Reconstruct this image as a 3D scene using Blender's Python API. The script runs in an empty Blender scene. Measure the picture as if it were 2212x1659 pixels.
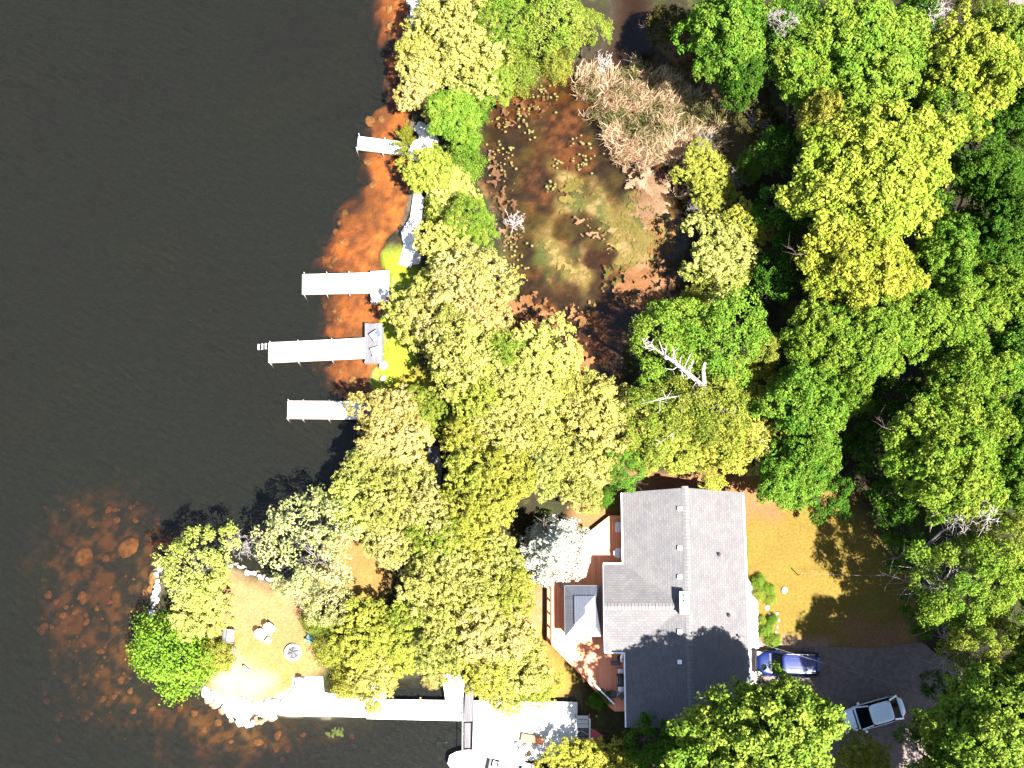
import bpy, math, random
import numpy as np
from mathutils import Vector, Matrix

C = bpy.context.scene
COL = C.collection
rng = np.random.default_rng(7)
random.seed(7)

# ------------------------------------------------------------------ camera, sky, sun, exposure
FPX, TILT, CAMH = 2950.0, math.radians(13.0), 102.0        # focal length (at 2212 px width), tilt from nadir, flying height
cam = bpy.data.cameras.new('camera')
cam.sensor_width = 36.0
cam.lens = FPX / 2212.0 * 36.0
cam.clip_end = 3000.0
camo = bpy.data.objects.new('camera', cam)
COL.objects.link(camo)
camo.location = (0, 0, CAMH)
camo.rotation_euler = (TILT, 0, 0)
C.camera = camo

SUN_EL, SUN_ROT = math.radians(63.0), math.radians(137.0)
w = bpy.data.worlds.new('World')
C.world = w
w.use_nodes = True
wn = w.node_tree
bg = wn.nodes['Background']
sky = wn.nodes.new('ShaderNodeTexSky')
sky.sky_type = 'NISHITA'
sky.sun_disc = False
sky.sun_elevation = SUN_EL
sky.sun_rotation = SUN_ROT
wn.links.new(sky.outputs[0], bg.inputs[0])
bg.inputs[1].default_value = 0.055
sl = bpy.data.lights.new('sun', 'SUN')
sl.energy = 5.0
sl.angle = math.radians(0.5)
sl.color = (1.0, 0.97, 0.91)
so = bpy.data.objects.new('sun', sl)
COL.objects.link(so)
sdir = Vector((math.sin(SUN_ROT) * math.cos(SUN_EL), math.cos(SUN_ROT) * math.cos(SUN_EL), math.sin(SUN_EL)))
so.rotation_euler = (-sdir).to_track_quat('-Z', 'Y').to_euler()
so.location = (40, -40, 90)
C.view_settings.view_transform = 'Standard'
C.view_settings.look = 'None'
C.view_settings.exposure = 2.5
C.view_settings.gamma = 1.0
C.render.engine = 'CYCLES'
C.cycles.max_bounces = 6
C.cycles.diffuse_bounces = 3
C.cycles.glossy_bounces = 2
C.cycles.transparent_max_bounces = 8
C.cycles.transmission_bounces = 4
C.cycles.volume_bounces = 0
C.cycles.sample_clamp_indirect = 3.0
C.cycles.caustics_reflective = False
C.cycles.caustics_refractive = False
C.cycles.use_denoising = True

# ------------------------------------------------------------------ helpers
ST, CT = math.sin(TILT), math.cos(TILT)


def P(dx, dy, z=0.0):
    """the place at height z that the 2212 x 1659 photograph shows at (dx, dy)"""
    x = (dx - 1106.0) / FPX
    y = (829.5 - dy) / FPX
    d = (x, ST + y * CT, -CT + y * ST)
    t = (CAMH - z) / -d[2]
    return Vector((t * d[0], t * d[1], z))


def MPP(dy, z=0.0):
    """metres per photo pixel there"""
    y = (829.5 - dy) / FPX
    return (CAMH - z) / (CT - y * ST) / FPX


def props(o, label=None, cat=None, group=None, kind=None):
    if label: o['label'] = label
    if cat: o['category'] = cat
    if group: o['group'] = group
    if kind: o['kind'] = kind
    return o


def thing(name, label, cat, loc=(0, 0, 0), rotz=0.0, group=None, scale=None):
    o = bpy.data.objects.new(name, None)
    COL.objects.link(o)
    o.empty_display_size = 0.3
    o.location = loc
    o.rotation_euler = (0, 0, rotz)
    if scale: o.scale = scale
    return props(o, label, cat, group)


def link(name, me, parent=None):
    o = bpy.data.objects.new(name, me)
    COL.objects.link(o)
    if parent is not None: o.parent = parent
    return o


def dup(root, loc, rotz, label, group=None):
    r = root.copy()
    COL.objects.link(r)
    r.location = loc
    r.rotation_euler = (0, 0, rotz)
    r['label'] = label
    if group: r['group'] = group
    for ch in list(root.children):
        c = ch.copy()
        COL.objects.link(c)
        c.parent = r
        for g in list(ch.children):
            d = g.copy()
            COL.objects.link(d)
            d.parent = c
    return r


class MB:
    def __init__(s):
        s.v, s.f, s.sm = [], [], []

    def add(s, vs, fs, smooth=False):
        b = len(s.v)
        s.v += [tuple(v) for v in vs]
        s.f += [tuple(i + b for i in f) for f in fs]
        s.sm += [smooth] * len(fs)
        return s

    def box(s, x0, x1, y0, y1, z0, z1):
        vs = [(x, y, z) for z in (z0, z1) for y in (y0, y1) for x in (x0, x1)]
        return s.add(vs, [(0, 2, 3, 1), (4, 5, 7, 6), (0, 1, 5, 4), (2, 6, 7, 3), (0, 4, 6, 2), (1, 3, 7, 5)])

    def prism(s, poly, z0, z1):
        n = len(poly)
        a = sum(poly[i][0] * poly[(i + 1) % n][1] - poly[(i + 1) % n][0] * poly[i][1] for i in range(n))
        if a < 0: poly = poly[::-1]
        vs = [(p[0], p[1], z0) for p in poly] + [(p[0], p[1], z1) for p in poly]
        fs = [tuple(range(n - 1, -1, -1)), tuple(range(n, 2 * n))]
        fs += [(i, (i + 1) % n, n + (i + 1) % n, n + i) for i in range(n)]
        return s.add(vs, fs)

    def slab(s, quad, t):
        """a sheet through the corners of quad (counter-clockwise from above), t thick downward"""
        n = len(quad)
        vs = [tuple(p) for p in quad] + [(p[0], p[1], p[2] - t) for p in quad]
        fs = [tuple(range(n)), tuple(range(2 * n - 1, n - 1, -1))]
        fs += [((i + 1) % n, i, n + i, n + (i + 1) % n) for i in range(n)]
        return s.add(vs, fs)

    def beam(s, p, q, wd, ht):
        p, q = Vector(p), Vector(q)
        d = (q - p).normalized()
        up = Vector((0, 0, 1)) if abs(d.z) < 0.95 else Vector((1, 0, 0))
        a = d.cross(up).normalized() * (wd / 2)
        b = a.cross(d).normalized() * (ht / 2)
        vs = [e + i * a + j * b for e in (p, q) for (i, j) in ((-1, -1), (1, -1), (1, 1), (-1, 1))]
        return s.add(vs, [(0, 1, 2, 3), (7, 6, 5, 4), (0, 4, 5, 1), (1, 5, 6, 2), (2, 6, 7, 3), (3, 7, 4, 0)])

    def tube(s, p, q, r0, r1, n=6, caps=True):
        p, q = Vector(p), Vector(q)
        d = (q - p)
        if d.length < 1e-6: return s
        d.normalize()
        a = d.orthogonal().normalized()
        b = d.cross(a)
        vs = []
        for e, r in ((p, r0), (q, r1)):
            for i in range(n):
                t = 2 * math.pi * i / n
                vs.append(e + (a * math.cos(t) + b * math.sin(t)) * r)
        fs = [(i, (i + 1) % n, n + (i + 1) % n, n + i) for i in range(n)]
        if caps: fs += [tuple(range(n - 1, -1, -1)), tuple(range(n, 2 * n))]
        return s.add(vs, fs, True)

    def path(s, pts, rads, n=6):
        pts = [Vector(p) for p in pts]
        m = len(pts)
        vs, fs = [], []
        a = None
        for i, p in enumerate(pts):
            d = (pts[min(i + 1, m - 1)] - pts[max(i - 1, 0)]).normalized()
            a = d.orthogonal().normalized() if a is None else (a - d * a.dot(d)).normalized()
            b = d.cross(a)
            for k in range(n):
                t = 2 * math.pi * k / n
                vs.append(p + (a * math.cos(t) + b * math.sin(t)) * rads[i])
        for i in range(m - 1):
            for k in range(n):
                fs.append((i * n + k, i * n + (k + 1) % n, (i + 1) * n + (k + 1) % n, (i + 1) * n + k))
        fs += [tuple(range(n - 1, -1, -1)), tuple(range((m - 1) * n, m * n))]
        return s.add(vs, fs, True)

    def lathe(s, prof, n=20, cx=0, cy=0):
        vs, fs = [], []
        for r, z in prof:
            for k in range(n):
                t = 2 * math.pi * k / n
                vs.append((cx + r * math.cos(t), cy + r * math.sin(t), z))
        for i in range(len(prof) - 1):
            for k in range(n):
                fs.append((i * n + k, i * n + (k + 1) % n, (i + 1) * n + (k + 1) % n, (i + 1) * n + k))
        return s.add(vs, fs, True)

    def loft(s, rings, cap=True):
        n = len(rings[0])
        vs = [v for r in rings for v in r]
        fs = []
        for i in range(len(rings) - 1):
            for k in range(n):
                fs.append((i * n + k, i * n + (k + 1) % n, (i + 1) * n + (k + 1) % n, (i + 1) * n + k))
        if cap: fs += [tuple(range(n - 1, -1, -1)), tuple(range((len(rings) - 1) * n, len(rings) * n))]
        return s.add(vs, fs, True)

    def build(s, name, mat, parent=None, origin=(0, 0, 0), bevel=0.0, flat=False):
        me = bpy.data.meshes.new(name)
        ox, oy, oz = origin
        me.from_pydata([(x - ox, y - oy, z - oz) for x, y, z in s.v], [], s.f)
        me.polygons.foreach_set('use_smooth', [False if flat else k for k in s.sm])
        me.materials.append(mat)
        me.update()
        o = link(name, me, parent)
        if bevel:
            m = o.modifiers.new('bevel', 'BEVEL')
            m.width = bevel
            m.segments = 2
            m.limit_method = 'ANGLE'
        return o


# ---- noise in numpy
def _hash(ix, iy, seed):
    h = (ix.astype(np.int64) * 374761393 + iy.astype(np.int64) * 668265263 + seed * 974634777) & 0x7fffffff
    h = ((h ^ (h >> 13)) * 1274126177) & 0x7fffffff
    h = (h ^ (h >> 16)) & 0xffff
    return h / 65535.0


def vnoise(x, y, seed=0):
    x = np.asarray(x, float); y = np.asarray(y, float)
    ix, iy = np.floor(x), np.floor(y)
    fx, fy = x - ix, y - iy
    fx = fx * fx * (3 - 2 * fx); fy = fy * fy * (3 - 2 * fy)
    a, b = _hash(ix, iy, seed), _hash(ix + 1, iy, seed)
    c, d = _hash(ix, iy + 1, seed), _hash(ix + 1, iy + 1, seed)
    return (a * (1 - fx) + b * fx) * (1 - fy) + (c * (1 - fx) + d * fx) * fy


def fbm(x, y, sc, seed=0, oct=4):
    s, a, t = 0.0, 1.0, 0.0
    for k in range(oct):
        s = s + a * vnoise(np.asarray(x) / sc, np.asarray(y) / sc, seed + k * 17)
        t += a
        a *= 0.55
        sc *= 0.5
    return s / t


def sstep(a, b, x):
    t = np.clip((x - a) / (b - a), 0, 1)
    return t * t * (3 - 2 * t)


def sdf(poly, X, Y):
    """signed distance (metres, negative inside) to a polygon"""
    X = np.asarray(X, float); Y = np.asarray(Y, float)
    d = np.full(X.shape, 1e9)
    ins = np.zeros(X.shape, bool)
    n = len(poly)
    for i in range(n):
        x0, y0 = poly[i][0], poly[i][1]
        x1, y1 = poly[(i + 1) % n][0], poly[(i + 1) % n][1]
        ex, ey = x1 - x0, y1 - y0
        L = ex * ex + ey * ey + 1e-12
        t = np.clip(((X - x0) * ex + (Y - y0) * ey) / L, 0, 1)
        d = np.minimum(d, (X - x0 - t * ex) ** 2 + (Y - y0 - t * ey) ** 2)
        if y0 != y1:
            c = ((y0 > Y) != (y1 > Y)) & (X < ex * (Y - y0) / (ey if ey else 1e-9) + x0)
            ins ^= c
    d = np.sqrt(d)
    return np.where(ins, -d, d)


def PP(pts, z=0.0):
    return [tuple(P(a, b, z)) for a, b in pts]


# ------------------------------------------------------------------ materials
def mat_new(name):
    m = bpy.data.materials.new(name)
    m.use_nodes = True
    nt = m.node_tree
    return m, nt, nt.nodes['Principled BSDF'], nt.nodes['Material Output']


def N(nt, t, **kw):
    n = nt.nodes.new(t)
    for k, v in kw.items(): setattr(n, k, v)
    return n


def ramp(nt, fac, stops):
    r = N(nt, 'ShaderNodeValToRGB')
    el = r.color_ramp.elements
    while len(el) < len(stops): el.new(0.5)
    for e, (p, c) in zip(el, stops):
        e.position = p
        e.color = (*c, 1) if len(c) == 3 else c
    nt.links.new(fac, r.inputs[0])
    return r.outputs[0]


def noise_mat(name, c0, c1, scale=6.0, rough=0.8, bump=0.0, bscale=None, detail=6.0, metallic=0.0, stretch=None, lo=0.35, hi=0.65, spec=0.3):
    m, nt, b, out = mat_new(name)
    tc = N(nt, 'ShaderNodeTexCoord')
    vec = tc.outputs['Object']
    if stretch:
        mp = N(nt, 'ShaderNodeMapping')
        mp.inputs['Scale'].default_value = stretch
        nt.links.new(vec, mp.inputs[0])
        vec = mp.outputs[0]
    t = N(nt, 'ShaderNodeTexNoise')
    t.inputs['Scale'].default_value = scale
    t.inputs['Detail'].default_value = detail
    nt.links.new(vec, t.inputs[0])
    nt.links.new(ramp(nt, t.outputs[0], [(lo, c0), (hi, c1)]), b.inputs['Base Color'])
    b.inputs['Roughness'].default_value = rough
    b.inputs['Metallic'].default_value = metallic
    b.inputs['Specular IOR Level'].default_value = spec
    if bump:
        bt = N(nt, 'ShaderNodeTexNoise')
        bt.inputs['Scale'].default_value = bscale or scale * 3
        bt.inputs['Detail'].default_value = 5
        nt.links.new(vec, bt.inputs[0])
        bp = N(nt, 'ShaderNodeBump')
        bp.inputs['Strength'].default_value = bump
        bp.inputs['Distance'].default_value = 0.05
        nt.links.new(bt.outputs[0], bp.inputs['Height'])
        nt.links.new(bp.outputs[0], b.inputs['Normal'])
    return m


def plank_mat(name, c0, c1, axis='X', width=0.14, rough=0.75, gap=(0.03, 0.025, 0.02)):
    """boards lying side by side along axis: each board its own tone, a dark gap between"""
    m, nt, b, out = mat_new(name)
    tc = N(nt, 'ShaderNodeTexCoord')
    sx = N(nt, 'ShaderNodeSeparateXYZ')
    nt.links.new(tc.outputs['Object'], sx.inputs[0])
    d = N(nt, 'ShaderNodeMath', operation='DIVIDE')
    d.inputs[1].default_value = width
    nt.links.new(sx.outputs[axis], d.inputs[0])
    fl = N(nt, 'ShaderNodeMath', operation='FLOOR')
    fr = N(nt, 'ShaderNodeMath', operation='FRACT')
    nt.links.new(d.outputs[0], fl.inputs[0])
    nt.links.new(d.outputs[0], fr.inputs[0])
    wn_ = N(nt, 'ShaderNodeTexWhiteNoise', noise_dimensions='1D')
    nt.links.new(fl.outputs[0], wn_.inputs['W'])
    t = N(nt, 'ShaderNodeTexNoise')
    t.inputs['Scale'].default_value = 3.0
    t.inputs['Detail'].default_value = 6
    nt.links.new(tc.outputs['Object'], t.inputs[0])
    ad = N(nt, 'ShaderNodeMath', operation='ADD')
    nt.links.new(wn_.outputs[0], ad.inputs[0])
    nt.links.new(t.outputs[0], ad.inputs[1])
    hf = N(nt, 'ShaderNodeMath', operation='MULTIPLY')
    hf.inputs[1].default_value = 0.5
    nt.links.new(ad.outputs[0], hf.inputs[0])
    base = ramp(nt, hf.outputs[0], [(0.2, c0), (0.8, c1)])
    lt = N(nt, 'ShaderNodeMath', operation='LESS_THAN')
    lt.inputs[1].default_value = 0.06
    nt.links.new(fr.outputs[0], lt.inputs[0])
    mx = N(nt, 'ShaderNodeMix', data_type='RGBA')
    nt.links.new(lt.outputs[0], mx.inputs['Factor'])
    nt.links.new(base, mx.inputs['A'])
    mx.inputs['B'].default_value = (*gap, 1)
    nt.links.new(mx.outputs['Result'], b.inputs['Base Color'])
    b.inputs['Roughness'].default_value = rough
    b.inputs['Specular IOR Level'].default_value = 0.25
    return m


def paint_mat(name, col, rough=0.3, metallic=0.0, coat=0.0, var=0.12):
    c = tuple(min(1, k * (1 + var)) for k in col)
    d = tuple(k * (1 - var) for k in col)
    m = noise_mat(name, d, c, scale=5, rough=rough, metallic=metallic, spec=0.5)
    m.node_tree.nodes['Principled BSDF'].inputs['Coat Weight'].default_value = coat
    return m


def shingle_mat(name, swap):
    m, nt, b, out = mat_new(name)
    tc = N(nt, 'ShaderNodeTexCoord')
    sx = N(nt, 'ShaderNodeSeparateXYZ')
    cb = N(nt, 'ShaderNodeCombineXYZ')
    nt.links.new(tc.outputs['Object'], sx.inputs[0])
    nt.links.new(sx.outputs['Y' if swap else 'X'], cb.inputs[0])
    nt.links.new(sx.outputs['X' if swap else 'Y'], cb.inputs[1])
    br = N(nt, 'ShaderNodeTexBrick')
    br.inputs['Scale'].default_value = 1.0
    br.inputs['Brick Width'].default_value = 0.34
    br.inputs['Row Height'].default_value = 0.17
    br.inputs['Mortar Size'].default_value = 0.018
    br.inputs['Bias'].default_value = 0.0
    br.inputs['Color1'].default_value = (0.096, 0.093, 0.098, 1)
    br.inputs['Color2'].default_value = (0.118, 0.112, 0.111, 1)
    br.inputs['Mortar'].default_value = (0.082, 0.079, 0.083, 1)
    nt.links.new(cb.outputs[0], br.inputs['Vector'])
    t = N(nt, 'ShaderNodeTexNoise')
    t.inputs['Scale'].default_value = 0.8
    t.inputs['Detail'].default_value = 9
    t.inputs['Roughness'].default_value = 0.78
    nt.links.new(tc.outputs['Object'], t.inputs[0])
    mx = N(nt, 'ShaderNodeMix', data_type='RGBA', blend_type='MULTIPLY')
    mx.inputs['Factor'].default_value = 0.8
    nt.links.new(br.outputs[0], mx.inputs['A'])
    nt.links.new(ramp(nt, t.outputs[0], [(0.3, (0.74, 0.75, 0.80)), (0.7, (1.2, 1.16, 1.10))]), mx.inputs['B'])
    nt.links.new(mx.outputs['Result'], b.inputs['Base Color'])
    b.inputs['Roughness'].default_value = 0.9
    b.inputs['Specular IOR Level'].default_value = 0.15
    return m


def leaf_mat():
    m, nt, b, out = mat_new('foliage')
    oi = N(nt, 'ShaderNodeObjectInfo')
    a2 = N(nt, 'ShaderNodeAttribute', attribute_type='OBJECT', attribute_name='col2')
    at = N(nt, 'ShaderNodeAttribute', attribute_type='GEOMETRY', attribute_name='tone')
    mx = N(nt, 'ShaderNodeMix', data_type='RGBA')
    nt.links.new(at.outputs['Fac'], mx.inputs['Factor'])
    nt.links.new(oi.outputs['Color'], mx.inputs['A'])
    nt.links.new(a2.outputs['Color'], mx.inputs['B'])
    av = N(nt, 'ShaderNodeAttribute', attribute_type='GEOMETRY', attribute_name='val')
    mv = N(nt, 'ShaderNodeMix', data_type='RGBA', blend_type='MULTIPLY')
    mv.inputs['Factor'].default_value = 1.0
    nt.links.new(mx.outputs['Result'], mv.inputs['A'])
    nt.links.new(av.outputs['Fac'], mv.inputs['B'])
    di = N(nt, 'ShaderNodeBsdfDiffuse')
    tr = N(nt, 'ShaderNodeBsdfTranslucent')
    ms = N(nt, 'ShaderNodeMixShader')
    ms.inputs[0].default_value = 0.36
    nt.links.new(mv.outputs['Result'], di.inputs[0])
    nt.links.new(mv.outputs['Result'], tr.inputs[0])
    nt.links.new(di.outputs[0], ms.inputs[1])
    nt.links.new(tr.outputs[0], ms.inputs[2])
    nt.links.new(ms.outputs[0], out.inputs['Surface'])
    nt.nodes.remove(b)
    return m


def water_mat(name, sig, turb, turb_col, wave=(0.9, 0.22), gloss_rough=0.12, bump=0.35, rot=0.45):
    m, nt, b, out = mat_new(name)
    nt.nodes.remove(b)
    tc = N(nt, 'ShaderNodeTexCoord')
    mp = N(nt, 'ShaderNodeMapping')
    mp.inputs['Scale'].default_value = (wave[0], wave[0] * 3.0, 1)
    mr = N(nt, 'ShaderNodeMapping')
    mr.inputs['Rotation'].default_value = (0, 0, 0.62)
    nt.links.new(tc.outputs['Object'], mr.inputs[0])
    nt.links.new(mr.outputs[0], mp.inputs[0])
    n1 = N(nt, 'ShaderNodeTexNoise')
    n1.inputs['Scale'].default_value = 1.0
    n1.inputs['Detail'].default_value = 5
    n1.inputs['Roughness'].default_value = 0.65
    n1.inputs['Distortion'].default_value = 0.6
    nt.links.new(mp.outputs[0], n1.inputs[0])
    big = N(nt, 'ShaderNodeTexNoise')
    big.inputs['Scale'].default_value = 0.09
    big.inputs['Detail'].default_value = 3
    nt.links.new(tc.outputs['Object'], big.inputs[0])
    hm = N(nt, 'ShaderNodeMath', operation='MULTIPLY')
    nt.links.new(n1.outputs[0], hm.inputs[0])
    nt.links.new(big.outputs[0], hm.inputs[1])
    bp = N(nt, 'ShaderNodeBump')
    bp.inputs['Strength'].default_value = bump
    bp.inputs['Distance'].default_value = wave[1]
    nt.links.new(hm.outputs[0], bp.inputs['Height'])
    tb = N(nt, 'ShaderNodeBsdfTransparent')
    df = N(nt, 'ShaderNodeBsdfDiffuse')
    gl = N(nt, 'ShaderNodeBsdfGlossy')
    gl.inputs['Roughness'].default_value = gloss_rough
    bd = N(nt, 'ShaderNodeBump')
    bd.inputs['Strength'].default_value = 1.0
    bd.inputs['Distance'].default_value = wave[1] * 1.3
    nt.links.new(n1.outputs[0], bd.inputs['Height'])
    nt.links.new(bd.outputs[0], df.inputs['Normal'])
    nt.links.new(bp.outputs[0], gl.inputs['Normal'])
    nt.links.new(ramp(nt, big.outputs[0], [(0.35, turb_col), (0.65, (turb_col[0] * 1.0, turb_col[1] * 1.10, turb_col[2] * 1.0))]), df.inputs[0])
    m1 = N(nt, 'ShaderNodeMixShader')
    m1.inputs[0].default_value = turb
    nt.links.new(tb.outputs[0], m1.inputs[1])
    nt.links.new(df.outputs[0], m1.inputs[2])
    m2 = N(nt, 'ShaderNodeMixShader')
    fr = N(nt, 'ShaderNodeFresnel')
    fr.inputs[0].default_value = 1.33
    nt.links.new(fr.outputs[0], m2.inputs[0])
    nt.links.new(m1.outputs[0], m2.inputs[1])
    nt.links.new(gl.outputs[0], m2.inputs[2])
    nt.links.new(m2.outputs[0], out.inputs['Surface'])
    va = N(nt, 'ShaderNodeVolumeAbsorption')
    den = max(sig)
    va.inputs['Density'].default_value = den
    va.inputs['Color'].default_value = (*[1 - s / den for s in sig], 1)
    nt.links.new(va.outputs[0], out.inputs['Volume'])
    return m


M = {}
M['leaf'] = leaf_mat()
M['bark'] = noise_mat('bark', (0.06, 0.045, 0.035), (0.13, 0.10, 0.08), 8, 0.95, 0.6)
M['deadwood'] = noise_mat('dead_wood', (0.30, 0.24, 0.22), (0.48, 0.42, 0.40), 5, 0.9, 0.4)
M['greywood'] = noise_mat('bare_twigs', (0.16, 0.14, 0.12), (0.30, 0.27, 0.24), 5, 0.9)
M['shingle'] = shingle_mat('shingles', True)
M['shingle_cross'] = shingle_mat('shingles_cross', False)
M['cap'] = noise_mat('ridge_shingles', (0.105, 0.10, 0.104), (0.140, 0.132, 0.128), 4, 0.9)
M['white'] = paint_mat('white_paint', (0.72, 0.72, 0.70), 0.5)
M['siding'] = plank_mat('siding', (0.42, 0.40, 0.36), (0.5, 0.47, 0.42), 'Z', 0.15)
M['glass'] = paint_mat('window_glass', (0.02, 0.025, 0.03), 0.05)
M['dock'] = plank_mat('dock_boards', (0.50, 0.48, 0.42), (0.66, 0.63, 0.57), 'X', 0.145)
M['dock_grey'] = plank_mat('grey_boards', (0.085, 0.082, 0.09), (0.135, 0.128, 0.135), 'X', 0.145)
M['platform'] = plank_mat('platform_boards', (0.52, 0.49, 0.45), (0.68, 0.65, 0.61), 'Y', 0.145)
M['deck'] = plank_mat('cedar_deck', (0.64, 0.22, 0.11), (0.76, 0.31, 0.17), 'X', 0.14, gap=(0.2, 0.06, 0.03))
M['beam'] = noise_mat('beam_wood', (0.20, 0.15, 0.10), (0.32, 0.25, 0.18), 4, 0.85, stretch=(1, 6, 6))
M['redwood'] = noise_mat('red_wood', (0.30, 0.09, 0.05), (0.42, 0.15, 0.09), 4, 0.8)
M['steel'] = paint_mat('galvanised_steel', (0.5, 0.5, 0.52), 0.35, 0.6)
M['concrete'] = noise_mat('concrete', (0.50, 0.48, 0.44), (0.66, 0.64, 0.60), 3, 0.9, 0.2)
M['paver'] = noise_mat('pink_paving', (0.40, 0.32, 0.28), (0.55, 0.46, 0.41), 4, 0.9, 0.2)
M['rock'] = noise_mat('pale_rock', (0.40, 0.37, 0.34), (0.62, 0.59, 0.56), 3, 0.9, 0.6)
M['boulder'] = noise_mat('lake_boulder', (0.12, 0.060, 0.014), (0.30, 0.15, 0.036), 2.5, 0.9, 0.5)
M['black'] = paint_mat('black_plastic', (0.02, 0.02, 0.022), 0.5)
M['darkgrey'] = paint_mat('dark_grey', (0.07, 0.07, 0.075), 0.6)
M['blue_plastic'] = paint_mat('blue_grey_plastic', (0.16, 0.19, 0.27), 0.5)
M['teal_plastic'] = paint_mat('teal_plastic', (0.05, 0.13, 0.14), 0.5)
M['cream_plastic'] = paint_mat('cream_plastic', (0.62, 0.60, 0.52), 0.5)
M['red_plastic'] = paint_mat('red_plastic', (0.35, 0.03, 0.04), 0.4)
M['orange_fabric'] = paint_mat('orange_fabric', (0.42, 0.16, 0.07), 0.8)
M['metal_roof'] = plank_mat('metal_roof', (0.20, 0.21, 0.25), (0.24, 0.25, 0.29), 'X', 0.2, 0.5, gap=(0.12, 0.12, 0.14))
M['metal_roof_y'] = plank_mat('metal_roof_y', (0.20, 0.21, 0.25), (0.24, 0.25, 0.29), 'Y', 0.2, 0.5, gap=(0.12, 0.12, 0.14))
for k_ in ('metal_roof', 'metal_roof_y'): M[k_].node_tree.nodes['Principled BSDF'].inputs['Metallic'].default_value = 0.9
M['car_blue'] = paint_mat('blue_car_paint', (0.004, 0.012, 0.080), 0.35, 0.2, 0.15, 0.03)
M['car_silver'] = paint_mat('silver_car_paint', (0.74, 0.80, 0.88), 0.3, 0.1, 0.5, 0.03)
M['car_glass'] = paint_mat('car_glass', (0.004, 0.005, 0.006), 0.12, 0.0)
M['car_glass'].node_tree.nodes['Principled BSDF'].inputs['Specular IOR Level'].default_value = 0.12
M['tyre'] = paint_mat('tyre_rubber', (0.02, 0.02, 0.02), 0.8)
M['tail'] = paint_mat('tail_lamp_red', (0.3, 0.01, 0.01), 0.3)
M['ash'] = noise_mat('ash_and_char', (0.015, 0.015, 0.015), (0.20, 0.19, 0.20), 14, 0.95, 0.5)
M['bench'] = plank_mat('bench_wood', (0.15, 0.145, 0.15), (0.23, 0.22, 0.22), 'X', 0.145)
M['drive'] = noise_mat('driveway_asphalt', (0.098, 0.074, 0.066), (0.140, 0.106, 0.094), 3.5, 0.95, 0.3, 60, 10)
M['hull'] = paint_mat('hull_gelcoat', (0.74, 0.74, 0.74), 0.25, var=0.04)

# ------------------------------------------------------------------ the ground, lake bed and pond bed: one sheet
SHORE = [(870, -400), (885, -60), (886, 0), (893, 40), (872, 70), (866, 110), (874, 190), (893, 240), (884, 270), (893, 300), (880, 330),
         (884, 400), (882, 430), (866, 488), (838, 512), (820, 545), (822, 575), (842, 592), (836, 655), (822, 690), (826, 790), (803, 792),
         (797, 830), (812, 862), (800, 905), (784, 935), (756, 985), (742, 1030), (735, 1100), (690, 1190), (625, 1245), (583, 1254),
         (535, 1232), (497, 1218), (440, 1205), (372, 1205), (342, 1235), (336, 1290), (330, 1335), (318, 1400), (330, 1455), (380, 1485),
         (436, 1494), (470, 1520), (502, 1546), (532, 1560), (548, 1540), (575, 1544), (605, 1546), (640, 1549), (700, 1550), (780, 1545),
         (812, 1500), (838, 1472), (900, 1462), (965, 1466), (1000, 1490), (1030, 1506), (1240, 1508), (1262, 1560), (1290, 1600), (1300, 1680), (1320, 2400)]
POND = [(1300, -500), (1312, -60), (1315, 40), (1300, 100), (1250, 130), (1180, 152), (1110, 180), (1062, 205), (1035, 250), (1026, 320), (1028, 400),
        (1060, 460), (1078, 540), (1088, 620), (1084, 700), (1120, 745), (1195, 770), (1240, 820), (1242, 875), (1300, 900), (1350, 850), (1345, 760),
        (1390, 690), (1450, 660), (1478, 600), (1482, 540), (1500, 480), (1550, 410), (1566, 340), (1556, 260), (1510, 190), (1470, 150), (1420, 100), (1412, -60), (1430, -500)]
LAND = PP(SHORE) + [(700, -700, 0), (700, 700, 0), (P(870, -400)[0], 700, 0)]
PONDW = PP(POND)
SHELF_W = PP([(795, -300), (800, 0), (815, 100), (818, 205), (775, 250), (762, 330), (778, 380), (725, 450), (695, 545), (690, 620), (700, 720), (682, 790), (700, 845), (760, 875), (900, 880), (900, -300)])
SHELF_P = PP([(80, 1140), (150, 1070), (230, 1045), (320, 1075), (350, 1150), (360, 1230), (345, 1330), (300, 1420), (330, 1490), (430, 1510), (470, 1545), (545, 1580), (700, 1600), (560, 1640), (330, 1620), (180, 1560), (110, 1460), (70, 1300)])


ALGAE = PP([(1195, 360), (1262, 366), (1290, 420), (1320, 440), (1390, 400), (1470, 470), (1470, 540), (1400, 600), (1310, 580), (1290, 520), (1270, 470), (1230, 470), (1200, 500), (1290, 590), (1270, 640), (1180, 590), (1160, 520), (1200, 440)])


def algae_mask(X, Y):
    a, b_ = P(1238, 488), P(1300, 548)
    wob = (fbm(X, Y, 1.0, 133, 4) - .5) * 1.6
    hole = np.minimum(np.hypot(X - a.x, Y - a.y) - 1.25, (np.hypot(X - b_.x, (Y - b_.y) * 1.4) - 1.1)) + wob
    return sstep(1.2, -1.1, sdf(ALGAE, X, Y) + (fbm(X, Y, 1.4, 131, 5) - .5) * 3.6) * sstep(-.25, .45, hole)


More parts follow.
